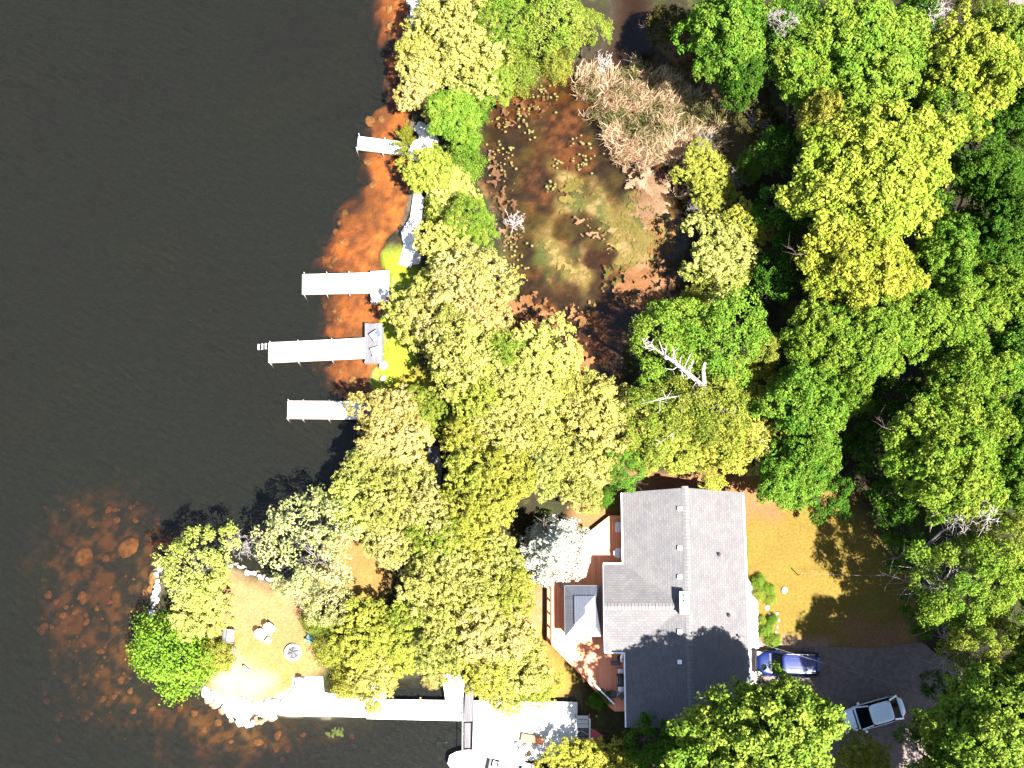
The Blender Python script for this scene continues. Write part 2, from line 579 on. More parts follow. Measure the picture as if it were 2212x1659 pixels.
def ground_h(X, Y):
    X = np.asarray(X, float); Y = np.asarray(Y, float)
    wob = (fbm(X, Y, 2.2, 3) - 0.5) * 0.9
    dl = sdf(LAND, X, Y) + wob * 0.6          # <0 on land
    dp = sdf(PONDW, X, Y) + wob * 0.8         # <0 in the pond
    land = 0.18 + 0.30 * sstep(0, 1.2, -dl) + 0.42 * sstep(1, 6, -dl)
    land = np.minimum(land, 0.12 + 0.40 * sstep(0, 1.5, dp) + 0.38 * sstep(1, 5, dp))
    rough = fbm(X, Y, 1.1, 11, 4)
    # lake bed
    sw = sstep(-1.0, 1.2, -(sdf(SHELF_W, X, Y)) + (fbm(X, Y, 2.0, 23) - 0.5) * 3.0)
    spn = sstep(-2.2, 2.0, -(sdf(SHELF_P, X, Y)) + (fbm(X, Y, 2.5, 29) - 0.5) * 4.5)
    deep = np.minimum(2.7, 0.45 + 0.9 * dl) + 0.2 * rough
    shal_w = 0.12 + 0.10 * np.clip(dl, 0, 6) + 0.22 * rough
    shal_p = 0.30 + 0.24 * np.clip(dl, 0, 4) + 0.50 * (rough - 0.3)
    depth = deep * (1 - sw) + np.minimum(deep, shal_w) * sw
    depth = depth * (1 - spn) + np.minimum(depth, shal_p) * spn
    lake = -np.maximum(0.05, depth)
    pond = -(0.06 + np.minimum(0.55, 0.4 * np.clip(-dp, 0, 5)) * (0.55 + 0.9 * rough))
    am = algae_mask(X, Y)
    pond = pond * (1 - am) - (.025 + .12 * fbm(X, Y, .8, 137, 4)) * am
    k = sstep(-0.1, 0.25, dl)
    h = land * (1 - k) + lake * k
    k2 = sstep(-0.1, 0.3, -dp)
    h = np.where(dl < 0.3, h * (1 - k2) + pond * k2, h)
    return h, dl, dp, sw, spn, rough


def gz(x, y):
    return float(ground_h(np.array([x]), np.array([y]))[0][0])


def G(dx, dy):
    """the point of the ground the photograph shows at (dx, dy)"""
    p = P(dx, dy, 0.6)
    for _ in range(2): p = P(dx, dy, gz(p.x, p.y))
    return p


xs = np.concatenate([[-900, -400, -180, -90, -58], np.arange(-46, 46.01, 0.2), [58, 90, 180, 400, 900]])
ys = np.concatenate([[-900, -400, -150, -60, -22], np.arange(-9, 61.01, 0.2), [72, 100, 180, 400, 900]])
GX, GY = np.meshgrid(xs, ys)
gx, gy = GX.ravel(), GY.ravel()
gh, gdl, gdp, gsw, gsp, grough = ground_h(gx, gy)


def lerp(a, b, t):
    return a + (np.asarray(b) - a) * t[:, None]


n1, n2, n3 = fbm(gx, gy, 3.0, 41), fbm(gx, gy, 0.9, 43), fbm(gx, gy, 7.0, 47)
col = np.tile(np.array([0.018, 0.015, 0.009]), (len(gx), 1))                                  # forest floor, shade under the trees put into its dark colour
col = lerp(col, (0.022, 0.024, 0.009), sstep(0.45, 0.65, n1))
ZONES = [
    ([(470, 1215), (590, 1250), (660, 1270), (720, 1350), (700, 1450), (660, 1480), (560, 1540), (450, 1505), (420, 1400), (470, 1300)], (0.180, 0.112, 0.050), 1.0),
    ([(560, 1340), (650, 1360), (690, 1440), (640, 1480), (500, 1500), (520, 1400)], (0.164, 0.108, 0.042), 1.2),
    ([(440, 1430), (560, 1460), (560, 1520), (470, 1510)], (0.164, 0.112, 0.070), 0.9),
    ([(690, 1160), (830, 1170), (840, 1280), (780, 1310), (690, 1260)], (0.154, 0.091, 0.029), 0.8),
    ([(1120, 1250), (1200, 1260), (1200, 1400), (1270, 1500), (1262, 1520), (1180, 1510), (1120, 1400)], (0.154, 0.098, 0.024), 0.8),
    ([(1140, 1290), (1185, 1270), (1190, 1340), (1150, 1360)], (0.168, 0.105, 0.059), 0.8),
    ([(1280, 1020), (1640, 1020), (1640, 1075), (1280, 1090)], (0.164, 0.077, 0.043), 0.5),
    ([(1240, 1060), (1350, 1060), (1350, 1140), (1240, 1200)], (0.150, 0.081, 0.034), 0.8),
    ([(1600, 1040), (1800, 1040), (2000, 1300), (1960, 1420), (1600, 1420)], (0.116, 0.080, 0.017), 1.0),
    ([(1600, 1050), (1700, 1050), (1690, 1130), (1600, 1110)], (0.161, 0.073, 0.032), 1.0),
    ([(1820, 1330), (1960, 1340), (1960, 1430), (1820, 1420)], (0.147, 0.077, 0.038), 1.0),
    ([(1620, 1380), (1800, 1385), (1780, 1415), (1620, 1415)], (0.164, 0.108, 0.084), 0.6),
    ([(815, 530), (900, 540), (900, 790), (850, 870), (790, 850), (780, 790), (815, 690)], (0.133, 0.158, 0.014), 0.6),
    ([(850, 780), (950, 790), (950, 870), (850, 870)], (0.154, 0.133, 0.015), 0.8),
    ([(1240, 1480), (1352, 1480), (1352, 1640), (1240, 1640)], (0.042, 0.035, 0.015), 0.5),  # ground by the bank stairs, its shade put into a dark tone
    ([(1400, 90), (1600, 60), (1620, 340), (1560, 420), (1440, 420), (1330, 360), (1300, 240)], (0.084, 0.052, 0.025), 1.2),
    ([(436, 1490), (500, 1550), (540, 1563), (645, 1549), (631, 1485), (600, 1502), (560, 1526), (500, 1512)], (0.380, 0.340, 0.290), 0.5),
    ([(440, 1440), (520, 1435), (590, 1470), (560, 1510), (480, 1505)], (0.230, 0.170, 0.125), 1.0),
]
for poly, c, fe in ZONES:
    s = sdf(PP(poly, 0.8), gx, gy) + (n1 - 0.5) * 2.2 * fe
    col = lerp(col, c, sstep(fe, -fe, s))
col *= (0.92 + 0.40 * n2)[:, None]
col = lerp(col, (0.075, 0.085, 0.013), sstep(0.62, 0.78, n2) * 0.5 * (gh > 0.3))               # tufts of living grass
edge = sstep(1.0, 0.0, -gdl) * (gdp > 0.5)                                                    # pale stones and sand at the water's edge
col = lerp(col, (0.15, 0.12, 0.085), edge * 0.55 * sstep(0.4, 0.6, n2))
# beds
silt = np.tile(np.array([0.022, 0.026, 0.018]), (len(gx), 1))
silt = lerp(silt, (0.05, 0.085, 0.020), sstep(0.60, 0.78, n3))
sand = lerp(np.tile(np.array([0.15, 0.050, 0.009]), (len(gx), 1)), (0.46, 0.150, 0.026), sstep(0.32, 0.72, .5 * n2 + .5 * fbm(gx, gy, .45, 57, 3)))
sand = lerp(sand, (0.120, 0.048, 0.012), sstep(0.5, 0.7, n1) * 0.6)
lakec = lerp(silt, sand, np.clip(gsw, 0, 1))
psand = lerp(np.tile(np.array([0.018, 0.016, 0.011]), (len(gx), 1)), (0.175, 0.095, 0.022), sstep(0.42, 0.62, .5 * n2 + .5 * fbm(gx, gy, .5, 53, 3)) * 0.95)
lakec = lerp(lakec, psand, np.clip(gsp, 0, 1) * (1 - np.clip(gsw, 0, 1)))
col = lerp(col, lakec, sstep(0.05, -0.08, gh) * (gdl > -0.5))
nf = fbm(gx, gy, .55, 91, 4)
pb = np.tile(np.array([0.030, 0.019, 0.010]), (len(gx), 1))
pb = lerp(pb, (0.092, 0.054, 0.022), sstep(0.42, 0.66, .6 * n1 + .4 * nf))
pb = lerp(pb, (0.036, 0.040, 0.010), sstep(0.50, 0.66, fbm(gx, gy, 4.0, 61)) * .85)
pb = lerp(pb, (0.014, 0.013, 0.009), sstep(0.46, 0.64, fbm(gx, gy, 2.6, 67)) * 0.85)
pb *= (0.5 + 1.6 * nf)[:, None]
am = algae_mask(gx, gy)
ac = lerp(np.tile(np.array([.105, .082, .022]), (len(gx), 1)), (.050, .060, .014), sstep(.42, .62, fbm(gx, gy, 1.7, 141)))
ac = lerp(ac, (.165, .120, .048), sstep(.58, .75, fbm(gx, gy, .8, 143, 4)))
pb = lerp(pb, ac, am)
chan = sdf(PP([(1300, -200), (1430, -200), (1420, 90), (1360, 150), (1290, 150)]), gx, gy)
pb = lerp(pb, (0.030, 0.024, 0.018), sstep(1.5, -1.5, chan))
col = lerp(col, pb, sstep(0.10, -0.05, gh) * (gdp < 0.6))
col = np.clip(col, 0.004, 0.9)


def grid_mesh(name, X, Y, Z, nx, ny):
    me = bpy.data.meshes.new(name)
    v = np.stack([X, Y, Z], 1).astype(np.float32)
    i = np.arange((ny - 1) * (nx - 1))
    r, c = i // (nx - 1), i % (nx - 1)
    a = r * nx + c
    f = np.stack([a, a + 1, a + nx + 1, a + nx], 1).astype(np.int32)
    fill(me, v, f)
    return me


def fill(me, v, f):
    k = f.shape[1]
    me.vertices.add(len(v))
    me.vertices.foreach_set('co', v.astype(np.float32).ravel())
    me.loops.add(f.size)
    me.loops.foreach_set('vertex_index', f.astype(np.int32).ravel())
    me.polygons.add(len(f))
    me.polygons.foreach_set('loop_start', (np.arange(len(f)) * k).astype(np.int32))
    me.update(calc_edges=True)


gme = grid_mesh('ground', gx, gy, gh, len(xs), len(ys))
gme.polygons.foreach_set('use_smooth', np.ones(len(gme.polygons), bool))
ca = gme.attributes.new('soil', 'FLOAT_COLOR', 'POINT')
ca.data.foreach_set('color', np.concatenate([col, np.ones((len(col), 1))], 1).astype(np.float32).ravel())
m, nt, b, out = mat_new('soil_and_grass')
at = N(nt, 'ShaderNodeAttribute', attribute_type='GEOMETRY', attribute_name='soil')
tc = N(nt, 'ShaderNodeTexCoord')
t1 = N(nt, 'ShaderNodeTexNoise'); t1.inputs['Scale'].default_value = 5.5; t1.inputs['Detail'].default_value = 8; t1.inputs['Roughness'].default_value = 0.75
nt.links.new(tc.outputs['Object'], t1.inputs[0])
mx = N(nt, 'ShaderNodeMix', data_type='RGBA', blend_type='MULTIPLY'); mx.inputs['Factor'].default_value = 1.0
nt.links.new(at.outputs['Color'], mx.inputs['A'])
nt.links.new(ramp(nt, t1.outputs[0], [(0.3, (0.62, 0.64, 0.62)), (0.7, (1.35, 1.30, 1.25))]), mx.inputs['B'])
nt.links.new(mx.outputs['Result'], b.inputs['Base Color'])
b.inputs['Roughness'].default_value = 0.95
b.inputs['Specular IOR Level'].default_value = 0.1
bp = N(nt, 'ShaderNodeBump'); bp.inputs['Strength'].default_value = 0.7; bp.inputs['Distance'].default_value = 0.12
nt.links.new(t1.outputs[0], bp.inputs['Height']); nt.links.new(bp.outputs[0], b.inputs['Normal'])
gme.materials.append(m)
props(link('ground', gme), 'dry lawns, forest floor and the beds of lake and pond', 'ground', kind='structure')

# ------------------------------------------------------------------ lake and pond water (closed bodies that absorb light)
M['lake'] = water_mat('lake_water', (0.58, 0.80, 1.15), 0.15, (0.044, 0.045, 0.036), wave=(1.0, 0.25), bump=0.35, gloss_rough=0.2)
M['pond'] = water_mat('pond_water', (0.55, 0.95, 1.3), 0.06, (0.040, 0.034, 0.026), wave=(0.5, 0.1), bump=0.08)
lk = MB().prism([(-900, 700), (-900, -700), (P(1330, 1600)[0], -700)] + [tuple(P(a, b_))[:2] for a, b_ in [(1330, 1640), (1300, 1580), (1100, 1300), (1080, 900), (985, 720), (958, 450), (975, 150)]] + [(P(980, 0)[0], 700)], -4.0, 0.0)
props(lk.build('lake', M['lake']), 'dark brown rippled lake water along the shore', 'lake', kind='structure')
pw = MB().prism([tuple(P(a, b_))[:2] for a, b_ in [(1010, 60), (1000, 400), (1045, 700), (1150, 870), (1300, 930), (1430, 830), (1560, 560), (1650, 350), (1620, 100), (1600, -600), (1150, -600)]], -3.0, -0.02)
props(pw.build('pond', M['pond']), 'shallow brown pond water behind the tree strip', 'pond', kind='structure')

# ------------------------------------------------------------------ the cottage
ZG, ZD, ZE, ZR = 0.9, 1.6, 3.65, 5.3            # ground, deck, eave, ridge
xW, xE = P(1347.5, 1250, ZE).x, P(1611, 1250, ZE).x
xR = (xW + xE) / 2
yN, yS = P(1347, 1064, ZE).y, P(1347, 1572, ZE).y
yNR = P(1480, 1053.5, ZR).y
hx, hy = xR, (yN + yS) / 2
HO = (hx, hy, ZG)
house = thing('cottage', 'long cottage with grey shingle gable roof beside the wooden deck', 'house', HO)


def hb(mb, name, mat, parent=None, bevel=0.0, flat=False):
    """a part of the cottage: coordinates measured from its base"""
    return mb.build(name, mat, parent or house, HO if True else None, bevel, flat)


ov = 0.42
cxW = P(1305, 1300, ZE).x                         # west edge of the cross gable's roof
cyN, cyS = P(1308, 1219, ZE).y, P(1308, 1408.5, ZE).y
cyR = (cyN + cyS) / 2
wl = MB().prism([(xW + ov, yN - 0.5), (xE - ov, yN - 0.5), (xE - ov, yS + 0.5), (xW + ov, yS + 0.5)], ZG - 0.4, ZE - 0.02)
for yy, s in ((yN - 0.5, 1), (yS + 0.5, -1)):
    a = [(xW + ov, yy, ZE - 0.02), (xE - ov, yy, ZE - 0.02), (xR, yy, ZR - 0.35)]
    b_ = [(p[0], p[1] - s * 0.12, p[2]) for p in a]
    wl.add(a + b_, [(0, 1, 2), (5, 4, 3), (0, 3, 4, 1), (1, 4, 5, 2), (2, 5, 3, 0)])
hb(wl, 'wall', M['siding'])
cw = MB().prism([(cxW + ov, cyN - ov), (xW + 0.6, cyN - ov), (xW + 0.6, cyS + ov), (cxW + ov, cyS + ov)], ZG - 0.4, ZE - 0.025)
a = [(cxW + ov, cyN - ov, ZE - 0.025), (cxW + ov, cyS + ov, ZE - 0.025), (cxW + ov, cyR, ZR - 0.4)]
b_ = [(p[0] + 0.12, p[1], p[2]) for p in a]
cw.add(a + b_, [(0, 1, 2), (5, 4, 3), (0, 3, 4, 1), (1, 4, 5, 2), (2, 5, 3, 0)])
hb(cw, 'wall', M['siding'])
TH = 0.16
rw = MB()
yv0, yv1 = cyN, cyS
rw.slab([(xW, yS, ZE), (xR, yS, ZR), (xR, yNR, ZR), (xW, yN, ZE)], TH)
rw.slab([(xR, yS, ZR), (xE, yS, ZE), (xE, yN, ZE), (xR, yNR, ZR)], TH)
roof = hb(rw, 'roof', M['shingle'])
zc = ZR - 0.06
rc = MB().slab([(cxW, cyN, ZE), (cxW - 0.12, cyR, zc), (xR - 0.05, cyR, zc), (xW - 0.03 + 0.03, cyN, ZE)], TH)
rc.slab([(cxW - 0.12, cyR, zc), (cxW, cyS, ZE), (xW, cyS, ZE), (xR - 0.05, cyR, zc)], TH)
croof = hb(rc, 'roof', M['shingle_cross'])


def rpart(mb, name, mat, parent, bevel=0.0):
    return mb.build(name, mat, parent, HO, bevel)


def roof_z(x):
    return ZR - (ZR - ZE) * abs(x - xR) / (xE - xR)


chx, chy0, chy1 = P(1477, 1300, ZR + 0.5).x, P(1477, 1279, ZR + 0.6).y, P(1477, 1326, ZR + 0.6).y
# ridge caps: overlapping folded shingles along each ridge
k = 0
cap = MB()
y = yS + 0.02
run = 0
while y < yNR - 0.05:
    if run == 0 and y >= chy0 - 0.1:
        rpart(cap, 'ridge_cap', M['cap'], roof)
        cap, run = MB(), 1
    if not (chy1 - 0.1 < y < chy0 - 0.1):
        t = random.uniform(0, 0.012)
        w2 = 0.235
        dz = (ZR - ZE) / (xE - xR) * w2
        y2 = y + 0.20
        cap.add([(xR - w2, y, ZR - dz + 0.035 + t), (xR, y, ZR + 0.045 + t), (xR + w2, y, ZR - dz + 0.035 + t), (xR - w2, y2, ZR - dz + 0.012), (xR, y2, ZR + 0.022), (xR + w2, y2, ZR - dz + 0.012),
                 (xR - w2, y, ZR - dz - 0.05), (xR, y, ZR - 0.04), (xR + w2, y, ZR - dz - 0.05)],
                [(0, 1, 4, 3), (1, 2, 5, 4), (6, 7, 1, 0), (7, 8, 2, 1)])
    y += 0.24
rpart(cap, 'ridge_cap', M['cap'], roof)
cap = MB()
x = cxW - 0.1
while x < xR - 0.35:
    w2, x2 = 0.235, x + 0.20
    dz = (zc - ZE) / (cyN - cyR) * w2
    t = random.uniform(0, 0.012)
    cap.add([(x, cyR - w2, zc - dz + 0.035 + t), (x, cyR, zc + 0.045 + t), (x, cyR + w2, zc - dz + 0.035 + t), (x2, cyR - w2, zc - dz + 0.012), (x2, cyR, zc + 0.022), (x2, cyR + w2, zc - dz + 0.012),
             (x, cyR - w2, zc - dz - 0.05), (x, cyR, zc - 0.04), (x, cyR + w2, zc - dz - 0.05)],
            [(1, 0, 3, 4), (2, 1, 4, 5), (7, 6, 0, 1), (8, 7, 1, 2)])
    x += 0.24
rpart(cap, 'ridge_cap', M['cap'], croof)
for dy in (1099.5, 1184.5, 1247, 1365, 1430):
    p = P(1468, dy, ZR - 0.2)
    z = roof_z(p.x)
    v = MB().box(p.x - .10, p.x + .10, p.y - .10, p.y + .10, z - 0.1, z + 0.13)
    v.box(p.x - .15, p.x + .15, p.y - .15, p.y + .15, z + 0.13, z + 0.19)
    rpart(v, 'vent', M['white'], roof, 0.01)
for zx, zy in ((1715, 717), (1795, 1188)):
    p = P((1400 + zx / 2.765) * .768, (1300 + zy / 2.765) * .768, ZR - 1.0)
    z = roof_z(p.x)
    rpart(MB().tube((p.x, p.y, z - 0.1), (p.x, p.y, z + 0.4), 0.05, 0.05, 10).lathe([(0.16, z - 0.03), (0.14, z + 0.06), (0.05, z + 0.1)], 12, p.x, p.y), 'vent_pipe', M['black'], roof)
ch = rpart(MB().box(chx - .26, chx + .26, chy1 + .03, chy0 - .03, ZR - 0.7, ZR + 0.70), 'chimney', noise_mat('chimney_cladding', (0.30, 0.28, 0.27), (0.4, 0.38, 0.37), 3), roof)
rpart(MB().box(chx - .32, chx + .32, chy1 - .03, chy0 + .03, ZR + 0.70, ZR + 0.80), 'chimney_cap', M['concrete'], ch, 0.02)
for fy in (0.30, 0.65):
    yy = chy0 + (chy1 - chy0) * (fy * 0.75 - 0.05)
    rpart(MB().tube((chx - .02, yy, ZR + .79), (chx - .02, yy, ZR + 1.0), 0.075, 0.075, 10), 'flue', M['darkgrey'], ch)
# white gutters and fascia
gt = MB()
gt.box(xW - 0.10, xW - 0.012, yN - 0.02, cyN + 0.02, ZE - 0.16, ZE + 0.012).build('gutter', M['white'], roof, HO)
MB().box(xE + 0.012, xE + 0.12, yS + 0.02, yN - 0.02, ZE - 0.16, ZE + 0.012).build('gutter', M['white'], roof, HO)
MB().box(xW - 0.10, xW - 0.012, yS + 0.02, cyS - 0.02, ZE - 0.16, ZE + 0.012).build('gutter', M['white'], roof, HO)
MB().box(cxW - 0.02, xW - 0.12, cyN + 0.012, cyN + 0.11, ZE - 0.16, ZE + 0.012).build('gutter', M['white'], croof, HO)
MB().box(cxW - 0.02, xW - 0.12, cyS - 0.11, cyS - 0.012, ZE - 0.16, ZE + 0.012).build('gutter', M['white'], croof, HO)
MB().beam((cxW - 0.03, cyN, ZE - 0.08), (cxW - 0.15, cyR, zc - 0.08), 0.03, 0.18).beam((cxW - 0.15, cyR, zc - 0.08), (cxW - 0.03, cyS, ZE - 0.08), 0.03, 0.18).build('fascia', M['white'], croof, HO)


def window(y0, y1, xx, s):
    f = hb(MB().box(xx - .03, xx + .03, y0, y1, 2.55, 2.62).box(xx - .03, xx + .03, y0, y1, 3.63, 3.7).box(xx - .03, xx + .03, y0, y0 + .07, 2.62, 3.63).box(xx - .03, xx + .03, y1 - .07, y1, 2.62, 3.63), 'window', M['white'])
    MB().box(xx - .012, xx + .012, y0 + .07, y1 - .07, 2.62, 3.63).build('pane', M['glass'], f, HO)


for yy in (yN - 2.2, yN - 4.6): window(yy, yy + 1.2, xW + ov - 0.02, -1)
for yy in (yN - 3.0, yN - 7.5, yS + 3.0): window(yy, yy + 1.3, xE - ov + 0.02, 1)
window(cyR - 1.0, cyR + 1.0, cxW + ov - 0.02, -1)
dr = hb(MB().box(xE - ov - .01, xE - ov + .05, cyS - 1.6, cyS - 0.7, ZG + .15, ZG + 2.2), 'door', M['white'])
MB().tube((xE - ov + .06, cyS - 1.5, ZG + 1.1), (xE - ov + .11, cyS - 1.5, ZG + 1.1), .03, .035, 8).build('handle', M['steel'], dr, HO)
# service mast where the supply cable lands
p = P(1536 + (1870 / 2.765 - 492) * .768 + 0.0, 1042.7, ZE)
p = P((1400 + 1885 / 2.765) * .768, (1300 + 1365 / 2.765) * .768, ZE + 0.5)
mast = rpart(MB().tube((p.x, p.y, ZE - 0.6), (p.x, p.y, ZE + 0.8), 0.04, 0.04, 8).lathe([(0.02, ZE + .95), (0.09, ZE + .88), (0.09, ZE + .8), (0.03, ZE + .78)], 10, p.x, p.y), 'service_mast', M['steel'], roof)
mast_top = Vector((p.x, p.y, ZE + 0.85))

# ------------------------------------------------------------------ deck, rails and gazebo
def Z1(zx, zy, z):      # a point read in the enlarged view of the house
    return P((1400 + zx / 2.765) * .768, (1300 + zy / 2.765) * .768, z)


def Z3(zx, zy, z):      # a point read in the enlarged view of the landing
    return P((1100 + zx / 2.765) * .768, (1700 + zy / 2.765) * .768, z)


hw = xW + ov
dk = [Z1(872, 415, ZD), Z1(700, 550, ZD), Z1(460, 760, ZD), Z1(380, 930, ZD), Z1(380, 1400, ZD), Z3(1230, 300, ZD), Z3(1515, 585, ZD), Z3(1700, 800, ZD), Z3(1740, 830, ZD)]
poly = [(p.x, p.y) for p in dk] + [(hw - .003, dk[-1].y), (hw - .003, cyS + ov - .003), (cxW + ov - .003, cyS + ov - .003), (cxW + ov - .003, cyN - ov + .003), (hw - .003, cyN - ov + .003), (hw - .003, dk[0].y)]
DO = (poly[4][0] + 3, poly[4][1] + 3, ZG)
deck = thing('wooden_deck', 'angled red cedar deck wrapping the lake side of the cottage', 'deck', DO)
MB().prism(poly, ZD - 0.05, ZD).build('planking', M['deck'], deck, DO)
skirt = MB()
for i in range(9):
    a, b_ = Vector((*poly[i], ZD - 0.17)), Vector((*poly[(i + 1)], ZD - 0.17))
    skirt.beam(a, b_, 0.05, 0.22)
skirt.build('rim_board', M['redwood'], deck, DO)


def rail(p, q, z, posts, mat_post, mat_rail, parent, org, top=0.95, inset=0.0):
    p, q = Vector((p[0], p[1], z)), Vector((q[0], q[1], z))
    MB().beam(p + Vector((0, 0, top)), q + Vector((0, 0, top)), 0.10, 0.045).build('top_rail', mat_rail, parent, org)
    MB().beam(p + Vector((0, 0, .16)), q + Vector((0, 0, .16)), 0.05, 0.05).build('bottom_rail', mat_rail, parent, org)
    for i in range(posts):
        a = p.lerp(q, i / max(1, posts - 1))
        MB().box(a.x - .05, a.x + .05, a.y - .05, a.y + .05, z, z + top - 0.03).build('post', mat_post, parent, org)
    bal = MB()
    n = int((q - p).length / 0.14)
    for i in range(1, n):
        a = p.lerp(q, i / n)
        bal.tube(a + Vector((0, 0, .17)), a + Vector((0, 0, top - .03)), 0.012, 0.012, 5, False)
    bal.build('balusters', M['black'], parent, org)


a, b_ = Z1(415, 985, ZD), Z1(415, 1400, ZD)
wr = thing('deck_railing', 'white and black railing along the west edge of the deck', 'railing', (a.x, a.y, ZD))
rail(a, b_, ZD, 5, M['redwood'], M['redwood'], wr, (a.x, a.y, ZD))
c_ = Z3(1250, 320, ZD)
rail(b_, (c_.x, c_.y), ZD, 2, M['redwood'], M['redwood'], wr, (a.x, a.y, ZD))
wr['label'] = 'reddish wood railing with thin black balusters on the west edge of the deck'
a, b_ = Z3(1530, 580, ZD), Z3(1725, 772, ZD)
wr = thing('deck_railing', 'white diagonal railing at the deck end nearest the boat landing', 'railing', (a.x, a.y, ZD))
rail(a, b_, ZD, 4, M['white'], M['white'], wr, (a.x, a.y, ZD))

gx0, gx1, gy1, gy0 = Z1(525, 1155, 4.0).x, Z1(806, 1155, 4.0).x, Z1(660, 958, 4.0).y, Z1(660, 1352, 4.0).y
gcx, gcy = (gx0 + gx1) / 2 + .1, (gy0 + gy1) / 2
GO = (gcx, gcy, ZD)
gaz = thing('gazebo', 'hip roofed metal gazebo standing on the cottage deck', 'gazebo', GO)
ZGE, ZGM, ZGA = 3.6, 4.08, 4.5
vx, vy = 0.62, 0.9
E = [(gx0, gy0, ZGE), (gx1, gy0, ZGE), (gx1, gy1, ZGE), (gx0, gy1, ZGE)]
U = [(gcx - vx, gcy - vy, ZGM), (gcx + vx, gcy - vy, ZGM), (gcx + vx, gcy + vy, ZGM), (gcx - vx, gcy + vy, ZGM)]
gr = MB()
Eb = [(p[0], p[1], p[2] - .04) for p in E]
gr.add(Eb + E + U, [(i, (i + 1) % 4, 4 + (i + 1) % 4, 4 + i) for i in range(4)] + [(4 + i, 4 + (i + 1) % 4, 8 + (i + 1) % 4, 8 + i) for i in range(4)] + [(8, 9, 10, 11), (3, 2, 1, 0)])
groof = gr.build('roof', M['metal_roof'], gaz, GO)
groof.data.materials.append(M['metal_roof_y'])
for i in (1, 3, 5, 7): groof.data.polygons[i].material_index = 1
V = [(gcx - vx - .12, gcy - vy - .12, ZGM + .14), (gcx + vx + .12, gcy - vy - .12, ZGM + .14), (gcx + vx + .12, gcy + vy + .12, ZGM + .14), (gcx - vx - .12, gcy + vy + .12, ZGM + .14)]
A0, A1 = (gcx, gcy - 0.25, ZGA), (gcx, gcy + 0.25, ZGA)
MB().add(V + [A0, A1], [(0, 1, 4), (1, 2, 5, 4), (2, 3, 5), (3, 0, 4, 5), (3, 2, 1, 0)]).build('roof_cap', M['metal_roof'], groof, GO)
fr = MB()
for i in range(4): fr.beam((E[i][0], E[i][1], ZGE - .08), (E[(i + 1) % 4][0], E[(i + 1) % 4][1], ZGE - .08), 0.08, 0.14)
fr.build('eave_frame', M['darkgrey'], gaz, GO)
for i in range(4):
    px, py = E[i][0] + (0.25 if i in (0, 3) else -0.25), E[i][1] + (0.25 if i < 2 else -0.25)
    MB().box(px - .07, px + .07, py - .07, py + .07, ZD, ZGE - 0.06).build('post', M['darkgrey'], gaz, GO)

# things on the deck by the cottage wall
p = Z3(1795, 590, ZD)
q = thing('barbecue_grill', 'black and steel barbecue grill on the deck against the cottage wall', 'grill', (p.x - .1, p.y, ZD))
MB().box(-.28, .28, -.45, .45, .12, .8).build('cabinet', M['black'], q, bevel=.02)
lid = MB().loft([[(-.28 * k_, yy, .8), (-.24 * k_, yy, 1.02), (0, yy, 1.14), (.24 * k_, yy, 1.02), (.28 * k_, yy, .8)] for yy, k_ in ((-.42, 1), (.42, 1))]).build('lid', M['black'], q)
MB().tube((-.3, -.3, .95), (-.3, .3, .95), .02, .02, 8).build('handle', M['steel'], lid)
for s in (-1, 1): MB().box(-.25, .25, s * .46 - (0 if s > 0 else .32), s * .46 + (.32 if s > 0 else 0), .78, .82).build('side_shelf', M['steel'], q, bevel=.01)
for sx in (-.2, .2):
    for sy in (-.36, .36): MB().tube((sx - .03, sy, .06), (sx + .03, sy, .06), .06, .06, 10).build('wheel', M['black'], q)
p = Z3(1740, 458, ZD)
q = thing('side_table', 'small dark table on the deck beside the folded white umbrella', 'table', (p.x, p.y, ZD))
MB().box(-.33, .33, -.17, .17, .46, .5).build('table_top', M['darkgrey'], q, bevel=.01)
for sx in (-.28, .28):
    for sy in (-.12, .12): MB().box(sx - .02, sx + .02, sy - .02, sy + .02, 0, .46).build('leg', M['darkgrey'], q)
p = Z3(1785, 440, ZD)
q = thing('patio_umbrella', 'folded white patio umbrella leaning beside the cottage wall', 'umbrella', (p.x, p.y + .2, ZD))
MB().lathe([(.26, 0), (.26, .05), (.05, .1)], 14).build('base', M['black'], q)
MB().tube((0, 0, .1), (0, 0, 2.35), .022, .022, 8).build('pole', M['steel'], q)
MB().path([(-.05, -.3, 1.5), (-.08, .05, 1.72), (.02, .28, 1.85), (.2, .25, 1.9), (.3, .0, 1.85)], [.07, .09, .10, .09, .04], 8).build('canopy', M['white'], q)
p = Z3(1722, 700, ZD)
q = thing('planter_pot', 'round dark planter pot on the shaded end of the deck', 'planter', (p.x, p.y, ZD))
MB().lathe([(.0, 0), (.2, 0), (.28, .38), (.3, .42), (.26, .42), (.25, .36), (0, .36)], 20).build('pot', M['darkgrey'], q)
p = Z3(1795, 715, ZD)
q = thing('folding_chair', 'white folding chair set close to the wall on the deck', 'chair', (p.x - .05, p.y, ZD), 0.7)
MB().box(-.22, .22, -.22, .22, .42, .45).build('seat', M['darkgrey'], q)
MB().beam((-.22, .22, .45), (-.22, .3, .9), .03, .03).beam((.22, .22, .45), (.22, .3, .9), .03, .03).beam((-.22, .3, .9), (.22, .3, .9), .03, .05).build('backrest', M['white'], q)
for sx in (-.2, .2):
    for sy in (-.2, .2): MB().tube((sx, sy, 0), (sx, -sy * .2, .43), .015, .015, 6).build('leg', M['white'], q)
p = Z1(935, 510, ZD)
q = thing('storage_bench', 'white storage bench by the north end of the deck', 'bench', (p.x, p.y, ZD))
MB().box(-.2, .3, -.33, .33, 0, .5).build('body', M['white'], q, bevel=.02)
MB().box(-.23, .33, -.36, .36, .5, .55).build('lid', M['white'], q, bevel=.02)
